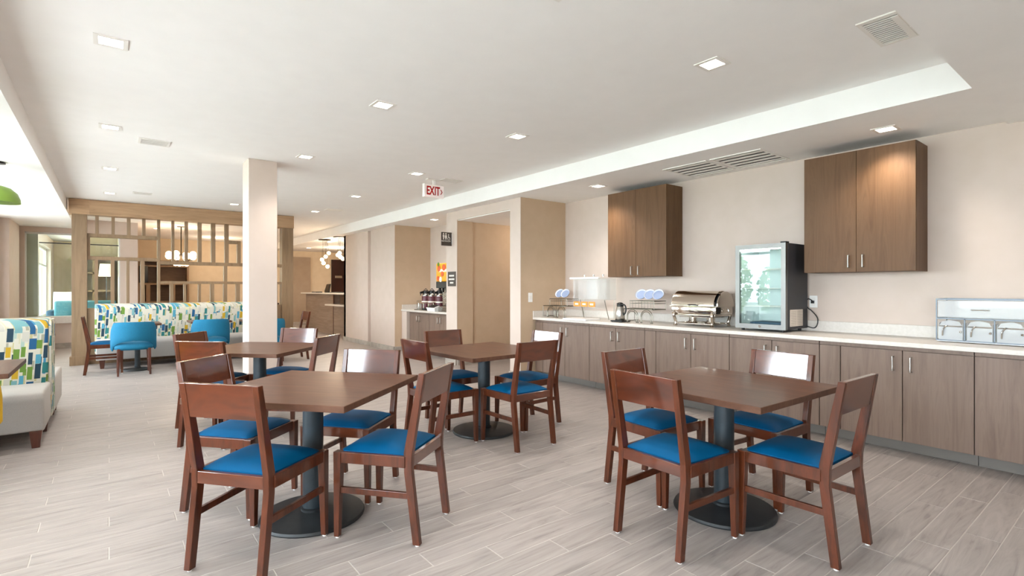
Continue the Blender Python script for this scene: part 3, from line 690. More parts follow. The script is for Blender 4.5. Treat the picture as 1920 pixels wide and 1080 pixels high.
def bowl(label, x, y, z, gl, tilt=(0,-1.0,.25)):
    global bp
    if bp is None:
        bp = thing('bowl', label, 'bowl', (x,y,z), 0, gl)
        MB().lathe([(.018,0),(.026,.001),(.045,.014),(.060,.042),(.063,.046),(.060,.045),(.043,.018),(.02,.006)], 28).build('body', M['white_china'], bp, smooth=50)
        MB().lathe([(.054,.034),(.046,.0225),(.030,.0105),(.002,.0085)], 24).build('inner_glaze', M['blue_china'], bp, smooth=50)
        MB().lathe([(.0617,.0435),(.0637,.0462),(.061,.0475)], 28, capped=False).build('rim_band', M['blue_china'], bp, smooth=50)
        o = bp
    else: o = dup(bp, (x,y,z), 0, label); o['group'] = gl
    o.rotation_euler = tilt; o.scale = (1.13,1.13,1.13)
    return o
riser('wire riser holding three tilted bowls left of the chafing dish', 5.17, 3.955, 'wire bowl risers')
for i, y in enumerate((4.04, 3.915, 3.79)): bowl('blue rimmed bowl, %s of three on the riser by the chafing dish' % ('far one','middle one','near one')[i], 5.22, y, CT+.268+.052, 'bowls on wire risers')
riser('wire riser with two tilted bowls at the far counter end', 5.17, 5.42, 'wire bowl risers')
for i, y in enumerate((5.50, 5.385)): bowl('blue rimmed bowl, %s of two at the far counter end' % ('outer one','inner one')[i], 5.22, y, CT+.268+.052, 'bowls on wire risers')
# three-bin dispenser
t = thing('bin_dispenser', 'clear dispenser with three orange labels, white lid and white tray', 'dispenser', (5.22,4.83,CT))
w0, w1 = -.27, .33
MB().box(-.09,.12,w0,w1,.262,.268).box(-.09,-.086,w0,w1,.268,.55).box(.116,.12,w0,w1,.268,.55).box(-.086,.116,w0,w0+.004,.268,.55).box(-.086,.116,w1-.004,w1,.268,.55).build('clear_bin', M['acrylic'], t)
for y in (-.16, .07): MB().box(-.085,.115,y-.003,y+.003,.27,.54).build('divider', M['acrylic'], t)
MB().box(-.115,-.07,-.16,w1+.05,.545,.57).build('lid_bar', M['white_plastic'], t, .004)
MB().box(-.07,.12,w0,w1,.55,.556).build('lid', M['acrylic'], t)
for y in (-.17, .0, .17): MB().lathe([(.006,.57),(.006,.585),(.014,.59),(.014,.602),(.004,.606)], 14, (-.03,y,0)).build('knob', M['nickel'], t)
for y in (-.03, .11, .25):
    l = MB().box(-.101,-.096,y-.06,y+.06,.168,.236).build('label_card', M['orange_label'], t)
    MB().box(-.104,-.101,y-.03,y+.03,.19,.214).build('label_print', M['cream'], l)
MB().box(-.095,-.09,w0,w1,.145,.262).build('front_apron', M['clear_acrylic'], t)
for y in (.22, -.22): MB().tube([(-.06,y,.262),(-.12,y-.13,.02),(-.12,y-.13,.006)], .005, 6).build('leg', M['wire'], t)
for y in (w0+.02, w1-.02): MB().tube([(.10,y,.262),(.10,y,.006)], .005, 6).build('leg', M['wire'], t)
MB().box(-.42,-.14,-.22,.20,0,.022).build('tray', M['white_plastic'], t, .004)
# carafe
t = thing('coffee_carafe', 'brushed steel coffee carafe with black lid and handle on black tray', 'carafe', (5.02,4.225,CT))
MB().box(-.085,.085,-.095,.085,.006,.022).build('tray', M['black_plastic'], t, .004)
for sx in (-.07,.07):
    for sy in (-.08,.07): MB().lathe([(.008,0),(.008,.006)], 8, (sx,sy,0)).build('tray_foot', M['black_plastic'], t)
MB().lathe([(.055,.022),(.060,.028),(.060,.11),(.052,.16),(.040,.19),(.038,.195)], 28).build('body', M['nickel'], t, smooth=50)
MB().lathe([(.040,.192),(.043,.20),(.038,.232),(.022,.242),(.004,.245)], 24).prism([(.0,.20),(.0,.235),(.055,.222),(.052,.212)], .03, .055).build('lid', M['black_plastic'], t, smooth=50)
MB().tube(bent([(-.01,-.036,.215),(-.01,-.075,.215),(-.01,-.098,.18),(-.01,-.092,.12),(-.01,-.062,.095),(-.01,-.055,.12)]), .009, 8).build('handle', M['black_plastic'], t, smooth=50)
# pastry case
t = thing('pastry_case', 'clear acrylic pastry case with chrome edges, drawers and three bins', 'display case', (5.16,.628,CT))
L_, D_, H_ = .51, .30, .335
e = MB()
for x in (0, D_):
    for y in (0, L_): e.box(x-.004,x+.004,y-.004,y+.004,.012,H_)
for z in (.016, .185, H_):
    for x in (0, D_): e.box(x-.005,x+.005,0,L_,z-.005,z+.005)
    for y in (0, L_): e.box(0,D_,y-.005,y+.005,z-.005,z+.005)
for k in (1, 2): e.box(-.005,.005,L_*k/3-.004,L_*k/3+.004,.016,.185)
e.build('edge_frame', M['edge_metal'], t)
MB().box(.003,D_-.003,.003,L_-.003,.006,.012).build('floor_panel', M['white_plastic'], t)
MB().box(D_-.004,D_-.001,.004,L_-.004,.02,H_-.006).box(.005,D_-.005,.001,.004,.02,H_-.006).box(.005,D_-.005,L_-.004,L_-.001,.02,H_-.006).box(.004,D_-.004,.004,L_-.004,H_-.003,H_).box(.004,D_-.004,.004,L_-.004,.184,.187).build('clear_panel', M['clear_acrylic'], t)
d = MB().box(-.002,.001,.008,L_-.008,.195,H_-.01).build('drawer', M['case_acrylic'], t)
MB().tube([(-.002,.20,.255),(-.02,.205,.255),(-.02,.295,.255),(-.002,.30,.255)], .004, 8).build('handle', M['nickel'], d)
for k in range(3):
    y0 = L_*k/3+.012; y1 = L_*(k+1)/3-.012
    bn = MB().box(.01,.24,y0,y1,.014,.018).hexa([(-.001,y0,.016),(.002,y0,.016),(.002,y1,.016),(-.001,y1,.016)], [(-.001,y0,.12),(.002,y0,.12),(.002,y1,.12),(-.001,y1,.12)]).box(.01,.24,y0,y0+.003,.018,.15).box(.01,.24,y1-.003,y1,.018,.15).build('bin', M['case_acrylic'], t)
    MB().prism([(y0+.004,.13),(y0+.02,.16),(y0+.06,.172),(y1-.06,.172),(y1-.02,.16),(y1-.004,.13)], .004, .008, 'x').build('bin_lid', M['case_acrylic'], bn)
    MB().tube(bent([(.0,y1-.025,.05),(-.006,y1-.03,.10),(.01,y1-.05,.13),(.06,y1-.06,.135)]), .006, 8).build('scoop', M['steel'], bn)
    MB().sphere((-.008,y0+.012,.085), .009, 10).build('knob', M['chrome'], bn)
# switch
o = MB().box(4.775,4.852,5.711,5.7195,1.105,1.24).build('light_switch', M['white_plastic'], None, .003); tag(o, 'white double light switch on the tan wall stub', 'switch')
for x in (4.788,4.818): MB().box(x,x+.02,5.706,5.711,1.145,1.20).build('rocker', M['white_trim'], o, .002)

# ------------------------------------------------------------------ coffee alcove
base_cab('wood grain base cabinet at the far side of the coffee alcove', 8.80, 9.62, [(8.80,9.21,9.16),(9.21,9.62,9.26)], x=4.86, back=5.46, zt=.83, group='base cabinets in the coffee alcove', hz=(.64,.75), toe='tile_base')
base_cab('wood grain base cabinet at the near side of the coffee alcove', 7.98, 8.80, [(7.98,8.39,8.34),(8.39,8.80,8.44)], x=4.86, back=5.46, zt=.83, group='base cabinets in the coffee alcove', hz=(.64,.75), toe='tile_base')
struct('wall_alcove_end', MB().box(4.80, 5.466, 9.63, 9.849, 0, .83), M['wall'], 'low pale filler wall beside the alcove cabinets', 'wall')
t = thing('alcove_countertop', 'white countertop with low backsplash in the coffee alcove', 'counter', (0,0,FZ+.83))
MB().box(4.78,5.466,7.775,9.845,0,.035).build('slab', M['quartz'], t, .003)
MB().box(5.446,5.466,7.775,9.825,.035,.13).build('backsplash', M['quartz'], t, .002); MB().box(4.80,5.466,9.827,9.847,.035,.13).build('end_splash', M['quartz'], t, .002)
CA = FZ+.865
ap = None
for i, (x, y) in enumerate(((5.05,9.28),(5.05,9.03),(5.05,8.72))):
    lab = 'maroon coffee airpot with black pump lid, %s in the alcove row' % ('farthest','middle','nearest')[i]
    if ap is None:
        ap = thing('coffee_airpot', lab, 'airpot', (x,y,CA), 0, 'coffee airpots in the alcove')
        MB().lathe([(.075,0),(.08,.01),(.08,.03)], 24).build('base', M['black_plastic'], ap, smooth=50)
        MB().lathe([(.08,.03),(.082,.04),(.082,.27),(.078,.28)], 24).build('body', M['maroon'], ap, smooth=50)
        MB().lathe([(.083,.155),(.0835,.157),(.0835,.178),(.083,.18)], 24, capped=False).build('label_band', M['cream'], ap)
        MB().lathe([(.079,.28),(.08,.29),(.06,.33),(.05,.335)], 24).build('collar', M['steel'], ap, smooth=50)
        MB().lathe([(.055,.33),(.06,.345),(.05,.385),(.03,.395)], 20).hexa([(-.13,-.02,.33),(-.04,-.02,.33),(-.04,.02,.33),(-.13,.02,.33)], [(-.125,-.015,.365),(-.04,-.02,.385),(-.04,.02,.385),(-.125,.015,.365)]).build('pump_lid', M['black_plastic'], ap, smooth=40)
        MB().tube([(-.115,0,.335),(-.118,0,.29)], .009, 8).build('spout', M['black_plastic'], ap)
        MB().tube([(0,-.084,.30),(0,-.105,.38),(0,0,.43),(0,.105,.38),(0,.084,.30)], .007, 8).build('carry_handle', M['black_plastic'], ap)
    else: dup(ap, (x,y,CA), 0, lab)
t = thing('drip_rack', 'dark drip rack with chrome rails under the coffee airpots', 'rack', (4.92,9.0,CA))
MB().box(-.06,.02,-.42,.42,0,.012).build('tray', M['black_plastic'], t, .003)
for y in (-.3,-.1,.1,.3): MB().tube([(-.02,y,.012),(-.02,y,.14)], .005, 6).build('upright', M['chrome'], t)
MB().tube([(-.02,-.3,.14),(-.02,.3,.14)], .005, 6).build('rail', M['chrome'], t)
t = thing('juice_machine', 'juice machine with bright orange juice panel at the alcove edge', 'juice machine', (4.97,8.30,CA))
MB().box(-.13,.25,-.20,.22,0,.10).box(.02,.25,-.20,.22,.10,.44).build('body', M['steel'], t, .01)
MB().box(-.12,.25,-.20,.22,.44,.56).build('tap_head', M['black_plastic'], t, .01)
pn = MB().box(-.12,.25,-.20,.22,.56,.90).build('juice_panel', M['juice'], t, .02, 3)
for y, z, r, m_ in ((.10,.80,.055,'pulp'),(-.08,.82,.06,'pulp'),(.12,.88,.04,'leaf'),(-.02,.70,.05,'pulp'),(.13,.62,.045,'pulp'),(-.13,.66,.05,'juice'),(.04,.60,.05,'cream')):
    MB().lathe([(r,0),(r*.96,.004),(.002,.006)], 18, (-.126,y,z-0), 'x').build('printed_fruit', M[m_], pn)
MB().box(-.125,-.12,-.19,.10,.74,.79).build('panel_band', M['cream'], pn)
for y in (-.12,0,.12): MB().bar((-.09,y,.36), (-.09,y,.44), .03,.03,.04,.04).build('tap', M['black_plastic'], t)
t = thing('sign_holder', 'black framed card on a slanted black stand above the airpots', 'sign', (5.16,8.72,CA))
MB().prism([(-.06,0),(.06,0),(.06,.02),(.03,.02),(.012,.56),(-.012,.56),(-.03,.02),(-.06,.02)], -.012, .012).build('stand', M['black_plastic'], t)
pnl = MB().box(-.03,-.015,-.13,.13,.53,.70).build('frame', M['black_plastic'], t, .004)
MB().box(-.034,-.03,-.125,-.045,.54,.69).build('card', M['paper'], pnl); MB().box(-.034,-.03,-.035,.12,.54,.69).build('dark_card', M['fridge_side'], pnl)
MB().sphere((-.03,.19,.60), .035, 10).tube([(-.02,.13,.6),(-.03,.18,.6)], .01, 6).build('berry_ornament', M['maroon'], pnl)
t = thing('cup_tray', 'white tray holding dark cup lids below the juice machine', 'tray', (4.83,8.56,CA))
MB().hexa([(-.06,-.14,0),(.03,-.14,0),(.03,.14,0),(-.06,.14,0)], [(-.08,-.16,.07),(.03,-.16,.11),(.03,.16,.11),(-.08,.16,.07)]).build('body', M['white_plastic'], t, .004)
MB().prism([(-.075,.072),(.03,.113),(.03,.122),(-.075,.082)], -.13, .13).build('lids', M['black_plastic'], t)
t = thing('glass_rack', 'grey wire rack of glasses on the alcove counter', 'rack', (5.2,9.55,CA))
r = MB()
for z in (.01,.11,.17): r.tube([(-.1,-.2,z),(.1,-.2,z),(.1,.2,z),(-.1,.2,z)], .004, 6, True)
for k in range(7):
    for x in (-.1,.1): r.tube([(x,-.2+.4*k/6,.01),(x,-.2+.4*k/6,.17)], .003, 5)
r.build('wire_frame', M['wire'], t)
for i in range(2):
    for j in range(4): MB().lathe([(.03,.012),(.036,.12),(.034,.12),(.028,.016)], 14, (-.045+.09*i,-.145+.097*j,0)).build('glass', M['clear_acrylic'], t)

# ------------------------------------------------------------------ signs
t = thing('restroom_sign', 'brown projecting restroom sign with white figures above the passage', 'sign', (4.53,7.60,2.145))
MB().box(-.10,.10,-.008,.008,-.115,.115).build('panel', M['sign_dark'], t, .002)
MB().box(.10,.114,-.02,.02,-.09,.09).build('wall_bracket', M['white_trim'], t, .002)
pg = MB()
def disc(c, r, n=14): pg.prism([(c[0]+r*math.cos(2*PI*k/n), c[1]+r*math.sin(2*PI*k/n)) for k in range(n)], -.0105, -.008)
disc((-.062,.087),.013); pg.prism([(-.079,.068),(-.045,.068),(-.047,.03),(-.052,.03),(-.053,-.01),(-.071,-.01),(-.072,.03),(-.077,.03)], -.0105, -.008)
disc((-.015,.087),.013); pg.prism([(-.027,.068),(-.003,.068),(.008,.02),(-.004,.02),(-.005,-.01),(-.025,-.01),(-.026,.02),(-.038,.02)], -.0105, -.008)
pg.prism([(.032,.06),(.042,.06),(.042,.03),(.062,.03),(.072,-.008),(.063,-.008),(.055,.02),(.032,.02)], -.0105, -.008); disc((.037,.072),.009)
pg.prism([(.043+.027*math.cos(a), .004+.02*math.sin(a)) for a in [PI*.75+PI*1.1*k/10 for k in range(11)]]+[(.043+.02*math.cos(a), .004+.014*math.sin(a)) for a in [PI*1.85-PI*1.1*k/10 for k in range(11)]], -.0105, -.008)
pg.build('pictograms', M['sign_print'], t)
text('lettering', 'RESTROOM', .034, M['sign_print'], t, (-.012,-.009,-.038), (PI/2,0,0))
t = thing('wall_sign', 'small dark notice plate on the wall left of the passage', 'sign', (4.622,7.585,1.465))
MB().box(0,.010,-.125,.125,-.125,.125).build('plate', M['sign_dark'], t, .002)
r = MB()
for z, hw in ((.055,.08),(-.005,.09),(-.065,.06)):
    k = -hw
    while k < hw-.01: q = random.uniform(.012,.03); r.box(-.002,0,k,min(k+q,hw),z-.014,z+.014); k += q+.006
r.build('lettering', M['sign_print'], t)
t = thing('exit_sign', 'white EXIT sign with red letters hanging from the ceiling', 'exit sign', (3.56,6.3,2.655))
MB().box(-.15,.15,-.006,.02,-.09,.085).build('face', M['sign_white'], t, .003)
MB().box(-.165,-.152,-.02,.035,-.09,.09).build('end_cap', M['white_trim'], t, .002)
MB().box(-.02,.02,-.005,.02,.085,.15).box(-.11,.11,-.03,.045,.15,.163).build('canopy', M['white_trim'], t, .002)
for i, (c, w_) in enumerate(zip('EXIT', (-.10,-.04,.012,.055))): text('letter', c, .165, M['red'], t, (w_,-.0075,-.004), (PI/2,0,0), .0015, sx=.62, bold=.004)
MB().prism([(.092,.03),(.104,.03),(.128,-.005),(.104,-.04),(.092,-.04),(.114,-.005)], -.009, -.006).build('chevron', M['red'], t)

# ------------------------------------------------------------------ ceiling lights, vents
dl = None; DL = []
def downlight(x, y, z, label, warm=1):
    global dl
    if dl is None:
        dl = thing('downlight', label, 'ceiling light', (x,y,z), 0, 'square recessed downlights')
        MB().box(-.085,.085,-.085,-.06,-.006,0).box(-.085,.085,.06,.085,-.006,0).box(-.085,-.06,-.06,.06,-.006,0).box(.06,.085,-.06,.06,-.006,0).build('trim_frame', M['white_trim'], dl)
        MB().box(-.06,.06,-.06,.06,-.004,-.001).build('diffuser', M['lamp_lit'], dl); o = dl
    else: o = dup(dl, (x,y,z), 0, label)
    L = bpy.data.lights.new('downlight_lamp', 'SPOT'); L.energy = DOWN; L.spot_size = math.radians(125); L.spot_blend = 1.0; L.shadow_soft_size = .05; L.color = (1,.94,.87)
    lo = bpy.data.objects.new('downlight_lamp', L); COL.objects.link(lo); lo.location = (x,y,z-.07)
cols = {.01: 'window side', 1.78: 'middle', 3.2: 'buffet side'}; ords = ['nearest', 'second', 'third', 'fourth', 'fifth']
for x, cn in cols.items():
    for k, y in enumerate((1.9, 4.0, 6.12, 8.25, 10.38)):
        downlight(x, y, ZC, 'square recessed light, %s along the %s row' % (ords[k], cn))
for x, y, l in ((5.0,1.43,'over the larger looking wall cabinet'), (4.91,4.49,'over the far wall cabinet'), (4.86,8.6,'over the coffee alcove')): downlight(x, y, ZS, 'square recessed soffit light '+l)
for x, y, l in ((1.1,13.2,'first past the divider'),(1.6,14.6,'beside the lobby chandelier'),(.95,15.8,'behind the lobby chandelier'),(2.6,13.4,'past the divider by its right post')): downlight(x, y, ZC, 'square recessed lobby light '+l)
for x, y, l in ((4.9,14.6,'nearer'),(5.1,17.2,'farther')): downlight(x, y, ZS, 'square recessed light over the front desk, the %s one' % l)
def vent(label, x, y, w, d, z, n, along='x', dark='vent_dark', grp='ceiling air vents'):
    t = thing('air_vent', label, 'vent', (x,y,z), 0, grp); b = .022
    MB().box(-w/2,w/2,-d/2,-d/2+b,-.008,0).box(-w/2,w/2,d/2-b,d/2,-.008,0).box(-w/2,-w/2+b,-d/2+b,d/2-b,-.008,0).box(w/2-b,w/2,-d/2+b,d/2-b,-.008,0).build('frame', M['white_trim'], t, .001)
    MB().box(-w/2+b,w/2-b,-d/2+b,d/2-b,-.0015,-.0005).build('backing', M[dark], t)
    L0 = (d if along == 'x' else w)-2*b
    for k in range(n):
        c = -L0/2+L0*(k+.5)/n; h = L0/n*.24
        (MB().box(-w/2+b,w/2-b,c-h,c+h,-.007,-.003) if along == 'x' else MB().box(c-h,c+h,-d/2+b,d/2-b,-.007,-.003)).build('slat', M['white_trim'], t)
    return t
vent('large white return grille in the soffit, nearest the brown cabinets', 5.08, 2.61, .60, .52, ZS, 5, 'y')
vent('large white return grille in the soffit, farther of the pair', 5.08, 3.17, .60, .52, ZS, 5, 'y')
t = vent('white ceiling vent with dark louvres nearest the viewer', 3.58, 1.005, .43, .21, ZC, 14, 'y', 'vent_dark')
MB().box(-.17,.19,-.085,-.05,-.013,-.008).build('damper_plate', M['white_trim'], t, .002); MB().sphere((.03,-.095,-.012), .008, 8).build('damper_knob', M['white_trim'], t)
vent('small white ceiling vent over the window side tables', .37, 6.48, .27, .24, ZC, 6)
vent('small white ceiling vent before the slatted divider', .42, 10.1, .25, .2, ZC, 5)
vent('small ceiling vent at the far end by the soffit', 3.42, 9.96, .3, .22, ZC, 5)
vent('small ceiling vent beside the exit sign', 3.78, 6.22, .3, .2, ZC, 5)
# green pendants along the windows
gp = None
for x, y, l in ((-.90,7.43,'over the table behind the near booth'),(-.95,4.9,'over the near booth table'),(-.92,2.4,'nearest the viewer')):
    lab = 'green dome pendant lamp '+l
    if gp is None:
        gp = thing('pendant_lamp', lab, 'pendant lamp', (x,y,2.19), 0, 'green pendants along the windows')
        MB().lathe([(.175,0),(.172,.04),(.15,.10),(.10,.15),(.04,.172),(.02,.175),(.02,.170),(.04,.167),(.098,.145),(.147,.097),(.169,.04),(.171,0)], 32).build('shade', M['green_lamp'], gp, smooth=50)
        MB().sphere((0,0,.06), .045, 12).build('bulb', M['globe_lit'], gp, smooth=60)
        MB().tube([(0,0,.17),(0,0,.40)], .006, 8).build('stem', M['black_metal'], gp); MB().lathe([(.06,.40),(.06,.41),(.05,.42)], 20).build('ceiling_cup', M['black_metal'], gp)
    else: dup(gp, (x,y,2.19), 0, lab)

# ------------------------------------------------------------------ lobby beyond the divider
t = thing('bookcase', 'brown built in bookcase with open cubbies and dark television', 'bookcase', (.66,18.5,FZ))
X1 = 1.27; MB().box(0,X1,.42,.44,0,2.13).build('back_panel', M['shelf_wood'], t)
for x in (0,.50,X1-.05): MB().box(x,x+.05,0,.42,.0,2.13).build('upright', M['oak_panel'], t, .002)
for z in (0,.86,1.40,1.93,2.08):
    MB().box(.05,.50,0,.42,z,z+.05).build('shelf', M['oak_panel'], t, .002); MB().box(.55,X1-.05,0,.42,z,z+.05).build('shelf', M['oak_panel'], t, .002)
for x in (.20,.82): MB().box(x,x+.10,0,.42,.91,1.40).build('divider', M['oak_panel'], t, .002)
MB().box(.03,.24,-.05,.02,1.46,1.95).build('television', M['tv'], t, .004)
t = thing('lounge_pendant', 'black framed chandelier of lit glass globes in the lobby', 'chandelier', (1.40,15.0,2.06))
MB().tube([(0,0,.10),(0,0,.75)], .012, 8).lathe([(.09,.75),(.09,.757)], 20).build('stem', M['brass_dark'], t)
for k in range(8):
    a = 2*PI*k/8+.3; c = (.27*math.cos(a),.27*math.sin(a),.02+.06*(k%2))
    arm = MB().tube(bent([(0,0,.10),(.14*math.cos(a),.14*math.sin(a),-.06),(c[0],c[1],c[2]-.08)]), .009, 6).build('arm', M['brass_dark'], t)
    MB().sphere(c, .075, 14).build('globe', M['globe_lit'], arm, smooth=60)
for k in range(4):
    a = 2*PI*k/4+.2; MB().sphere((.12*math.cos(a),.12*math.sin(a),-.16), .055, 12).build('globe', M['globe_lit'], t, smooth=60)
def point(x, y, z, e, c=(1,.80,.58), r=.15):
    L = bpy.data.lights.new('lamp_or_fill', 'POINT'); L.energy = e; L.color = c; L.shadow_soft_size = r
    o = bpy.data.objects.new('lamp_or_fill', L); COL.objects.link(o); o.location = (x,y,z)  # also serves fill points that have no fixture
point(1.40,15.0,2.0,50); 
t = thing('lounge_chair', 'yellow lounge chair back showing above the far booth', 'chair', (2.35,15.6,FZ))
MB().prism([(-.28,.36),(.30,.36),(.32,.46),(-.2,.46)], -.32, .32, 'x').build('seat', M['yellow_fabric'], t, .03, 3, 60)
MB().prism([(.22,.40),(.36,.92),(.30,.95),(.16,.46)], -.30, .30, 'x').build('backrest', M['yellow_fabric'], t, .025, 3, 60)
for sx in (-1,1):
    for y in (-.24,.26): MB().bar((sx*.27,y,0),(sx*.26,y,.36),.03,.03,.045,.045).build('leg', M['leg_wood'], t)
t = thing('lobby_table', 'low brown lobby table with a dark vase behind the booth', 'table', (3.45,15.9,FZ))
MB().box(-.5,.5,-.3,.3,.70,.74).build('top', M['shelf_wood'], t, .003)
for sx in (-.45,.45):
    for sy in (-.26,.26): MB().box(sx-.03,sx+.03,sy-.03,sy+.03,0,.70).build('leg', M['shelf_wood'], t)
o = MB().lathe([(.03,0),(.055,.03),(.06,.11),(.035,.17),(.04,.20)], 18).build('vase', M['leg_wood'], None, smooth=50, loc=(3.1,15.85,FZ+.74)); tag(o, 'small brown vase on the low lobby table', 'vase')
o = MB().box(-.16,.16,-.1,.1,0,.14).build('storage_box', M['dark_wood'], None, .01, loc=(3.7,15.9,FZ+.74)); tag(o, 'dark box on the low lobby table', 'box')
# side lounge behind the glass
t = thing('teal_sofa', 'teal sofa with cushions seen through the lounge glass', 'sofa', (-.35,16.2,FZ))
MB().box(-.72,.50,-.05,.75,.12,.44).build('seat', M['teal_fabric'], t, .04, 3, 60); MB().box(-.66,.50,-.16,.06,.12,1.0).build('backrest', M['teal_fabric'], t, .05, 3, 60)
MB().box(-.80,-.66,-.1,.75,.12,.78).build('arm', M['navy_fabric'], t, .04, 3, 60)
for x in (-.7,.4):
    for y in (.02,.68): MB().box(x-.03,x+.03,y-.03,y+.03,0,.13).build('leg', M['leg_wood'], t)
cu = None
for x, m_, l in ((-.45,'olive_fabric','olive'),(-.05,'grey_fabric','grey'),(.32,'navy_fabric','navy')):
    o = MB().sphere((0,0,0), .17, 14, (1,.4,1)).build('cushion', M[m_], None, smooth=60, loc=(-.35+x,16.36,.60)); tag(o, l+' cushion propped behind the lounge glass on the sofa', 'cushion', 'cushions on the teal sofa')
t = thing('reading_chair', 'white slatted lounge chair by the side lounge window', 'chair', (-.85,17.4,FZ))
MB().prism([(-.3,.40),(.3,.36),(.3,.40),(-.3,.46)], -.3, .3, 'x').build('seat', M['white_trim'], t, .01)
MB().prism([(.22,.40),(.42,1.2),(.38,1.2),(.18,.42)], -.28, .28, 'x').build('backrest', M['white_trim'], t, .012, 3, 60)
for sx in (-1,1):
    for y in (-.26,.26): MB().box(sx*.26-.02,sx*.26+.02,y-.02,y+.02,0,.40).build('leg', M['white_trim'], t)
t = thing('tall_shelf', 'pale wood shelf unit at the end of the side lounge', 'shelf', (-.78,18.5,FZ))
for x in (0,.42,.86): MB().box(x,x+.05,0,.4,0,2.2).build('upright', M['oak_panel'], t)
for z in (0,.7,1.2,1.7,2.15): MB().box(.05,.86,0,.4,z,z+.05).build('shelf', M['oak_panel'], t)
MB().box(0,.91,.4,.42,0,2.2).build('back_panel', M['wall_taupe'], t)
t = thing('floor_lamp', 'floor lamp with pale drum shade in the side lounge', 'lamp', (-.05,17.6,FZ))
MB().lathe([(.15,0),(.15,.015),(.02,.03)], 24).tube([(0,0,.02),(0,0,1.65)], .012, 8).build('stand', M['black_metal'], t); MB().lathe([(.17,1.62),(.14,1.95)], 28, capped=False).build('lamp_shade', M['shade_lit'], t, smooth=60)

# ------------------------------------------------------------------ front desk
t = thing('front_desk', 'wood panelled front desk with pale raised top and lower end shelf', 'reception desk', (4.80,12.78,FZ))
MB().box(.12,.60,1.6,4.1,0,1.13).build('body', M['desk_wood'], t, .002); MB().box(.12,.60,0,1.55,0,.82).build('body', M['desk_wood'], t, .002)
MB().box(.30,.60,0,1.58,.82,1.13).build('screen_panel', M['shelf_wood'], t)
MB().box(.115,.13,1.55,1.60,0,1.13).build('seam_strip', M['leg_wood'], t)
MB().box(.0,.72,0,4.25,1.13,1.165).build('top', M['quartz'], t, .003); MB().box(-.06,.62,0,1.75,.82,.86).build('lower_top', M['quartz'], t, .003)
DT = FZ+1.165
t = thing('card_reader', 'dark tilted display standing on the front desk', 'display', (5.1,15.4,DT))
MB().box(-.06,.06,-.08,.08,0,.015).prism([(-.03,.015),(.03,.015),(.07,.26),(.04,.26)], -.12, .12).build('stand', M['black_plastic'], t)
MB().prism([(-.045,.03),(-.033,.03),(.035,.25),(.023,.25)], -.14, .14).build('screen', M['brass_dark'], t)
o = MB().box(-.1,.1,-.2,.2,0,.03).build('desk_pad', M['black_plastic'], None, .005, loc=(5.05,16.2,DT)); tag(o, 'flat black pad at the far end of the front desk', 'pad')
o = MB().box(-.1,.1,-.28,.28,0,.025).build('document_tray', M['black_plastic'], None, .004, loc=(5.1,14.6,DT)); tag(o, 'flat dark tray in the middle of the front desk', 'tray')
t = thing('office_chair', 'grey mauve chair back behind the front desk', 'chair', (5.95,14.6,FZ))
MB().box(-.05,.05,-.2,.2,.85,1.42).build('backrest', M['wall_taupe'], t, .04, 3, 60); MB().box(-.45,.0,-.24,.24,.56,.64).build('seat', M['wall_taupe'], t, .03)
MB().tube([(-.22,0,.05),(-.22,0,.56)], .03, 10).tube([(-.05,0,.6),(0,0,.9)], .02, 8).lathe([(.28,0),(.28,.03),(.04,.06)], 20, (-.22,0,0)).build('pedestal', M['black_metal'], t)
struct('trim_5', MB().box(6.43, 8.0, 18.93, 18.99, 0, 2.35), M['dark_wood'], 'dark red brown panel on the wall behind the front desk', 'panel')
o = MB().box(0,.26,-.01,0,-.045,.045).build('wall_plaque', M['steel'], None, .01, loc=(6.55,18.93,1.72)); tag(o, 'small blurred silver plaque on the dark panel', 'plaque')
def cluster(label, x, y, sp, zc=ZS):
    t = thing('globe_pendant', label, 'pendant lamp', (x,y,zc), 0, 'globe pendants over the front desk')
    MB().lathe([(.16,-.02),(.16,0)], 24).build('canopy', M['brass_dark'], t)
    for i, (dx, dy, z) in enumerate(sp):
        c = MB().tube([(dx*.6,dy*.6,-.02),(dx,dy,z-zc+.05)], .004, 6).build('cord', M['brass_dark'], t)
        MB().sphere((dx,dy,z-zc), .05, 14).build('globe', M['globe_lit'], c, smooth=60)
cluster('cluster of five small lit globes over the far desk end', 4.55, 13.95, [(.085,-.07,2.245),(.02,-.02,2.15),(-.055,.045,2.07),(-.025,.02,1.975),(.06,-.05,1.885)])
cluster('cluster of small lit globes at the near desk end', 4.62, 13.0, [(.0,.02,2.20),(.01,-.02,2.10),(-.03,.06,2.15),(.06,-.06,2.05)])
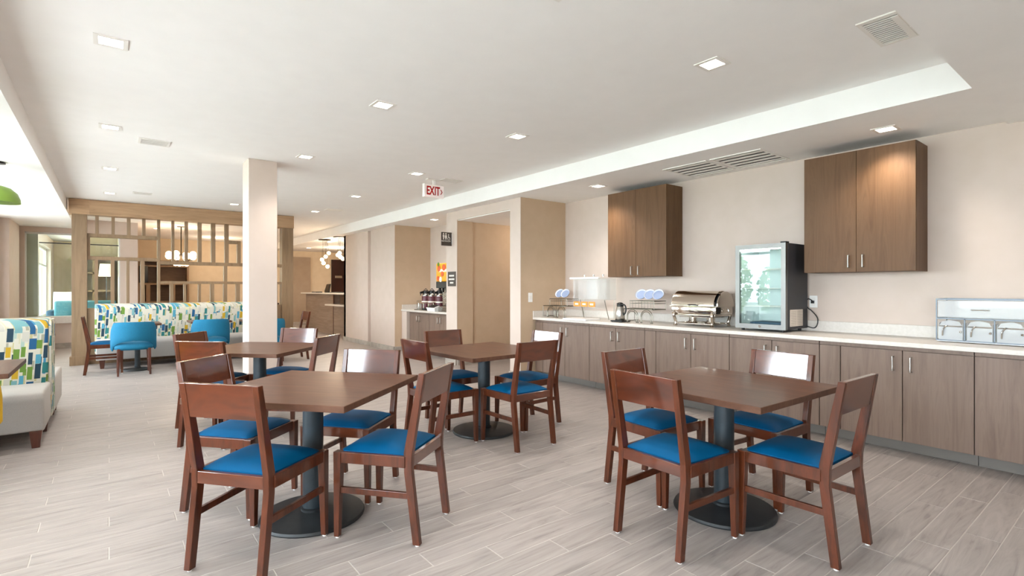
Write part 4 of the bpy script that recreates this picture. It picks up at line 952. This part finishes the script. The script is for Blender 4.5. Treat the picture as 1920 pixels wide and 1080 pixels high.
point(4.7,13.9,1.95,35); point(5.9,16.5,2.3,50); point(5.4,13.4,2.2,20)  # first sits at the globes; the other two have no fixture
point(2.6,17.6,2.4,30); point(-.05,17.6,1.75,30,(1,.9,.75)); point(-.4,15.6,2.3,18,(1,.95,.88)); point(6.2,6.75,2.2,14,(1,.84,.68))  # side lounge ceiling point is added fill; lobby and passage points have no fixture

# ------------------------------------------------------------------ outside the windows
struct('ground_outside', MB().box(-40, -1.9, -25, 45, -.25, -.15), M['paving'], 'pale paving outside the windows', 'ground')
struct('lawn', MB().box(-40, -7.5, -25, 45, -.15, -.12), M['lawn'], 'strip of lawn outside the windows', 'lawn')

mottled('leafage', '7E9A58', 'A9BE80', 5, .8)
def shrub(label, x, y, r, h, n=900):
    t = thing('shrub', label, 'shrub', (x,y,-.12), 0, 'shrubs on the lawn outside')
    MB().tube([(0,0,0),(.05,.02,h*.5)], .05, 8).build('stem', M['bark'], t)
    m = MB(); vs = []; fs = []
    for k in range(n):
        a = random.uniform(0,2*PI); u = random.uniform(-1,1); q = random.uniform(.6,1)**.5; w = math.sqrt(1-u*u)
        c = Vector((r*q*w*math.cos(a), r*q*w*math.sin(a), h*.55+h*.45*q*u)); d = Vector((random.gauss(0,1),random.gauss(0,1),random.gauss(0,1))).normalized(); e = d.orthogonal().normalized(); g = random.uniform(.06,.12)
        i = len(vs); vs += [c-d*g, c+e*g*.6, c+d*g, c-e*g*.6]; fs.append((i,i+1,i+2,i+3))
    m.add(vs, fs).build('leaves', M['leafage'], t, kind='stuff')
for i, (x, y, r, h) in enumerate(((-9.5,10.9,.9,2.9),(-9.8,9.0,.8,2.4),(-10.2,12.6,.8,2.6))): shrub('leafy green shrub on the lawn, '+('tallest of the three','nearest the viewer','farthest of the three')[i], x, y, r, h)

struct('sky_shade_slab', MB().box(-4.6, -1.83, -6, 24, 2.62, 2.8), M['white_trim'], 'added white slab blocking high sky light outside the windows', 'light blocker')  # unseen slab added to cut skylight on the floor near the windows
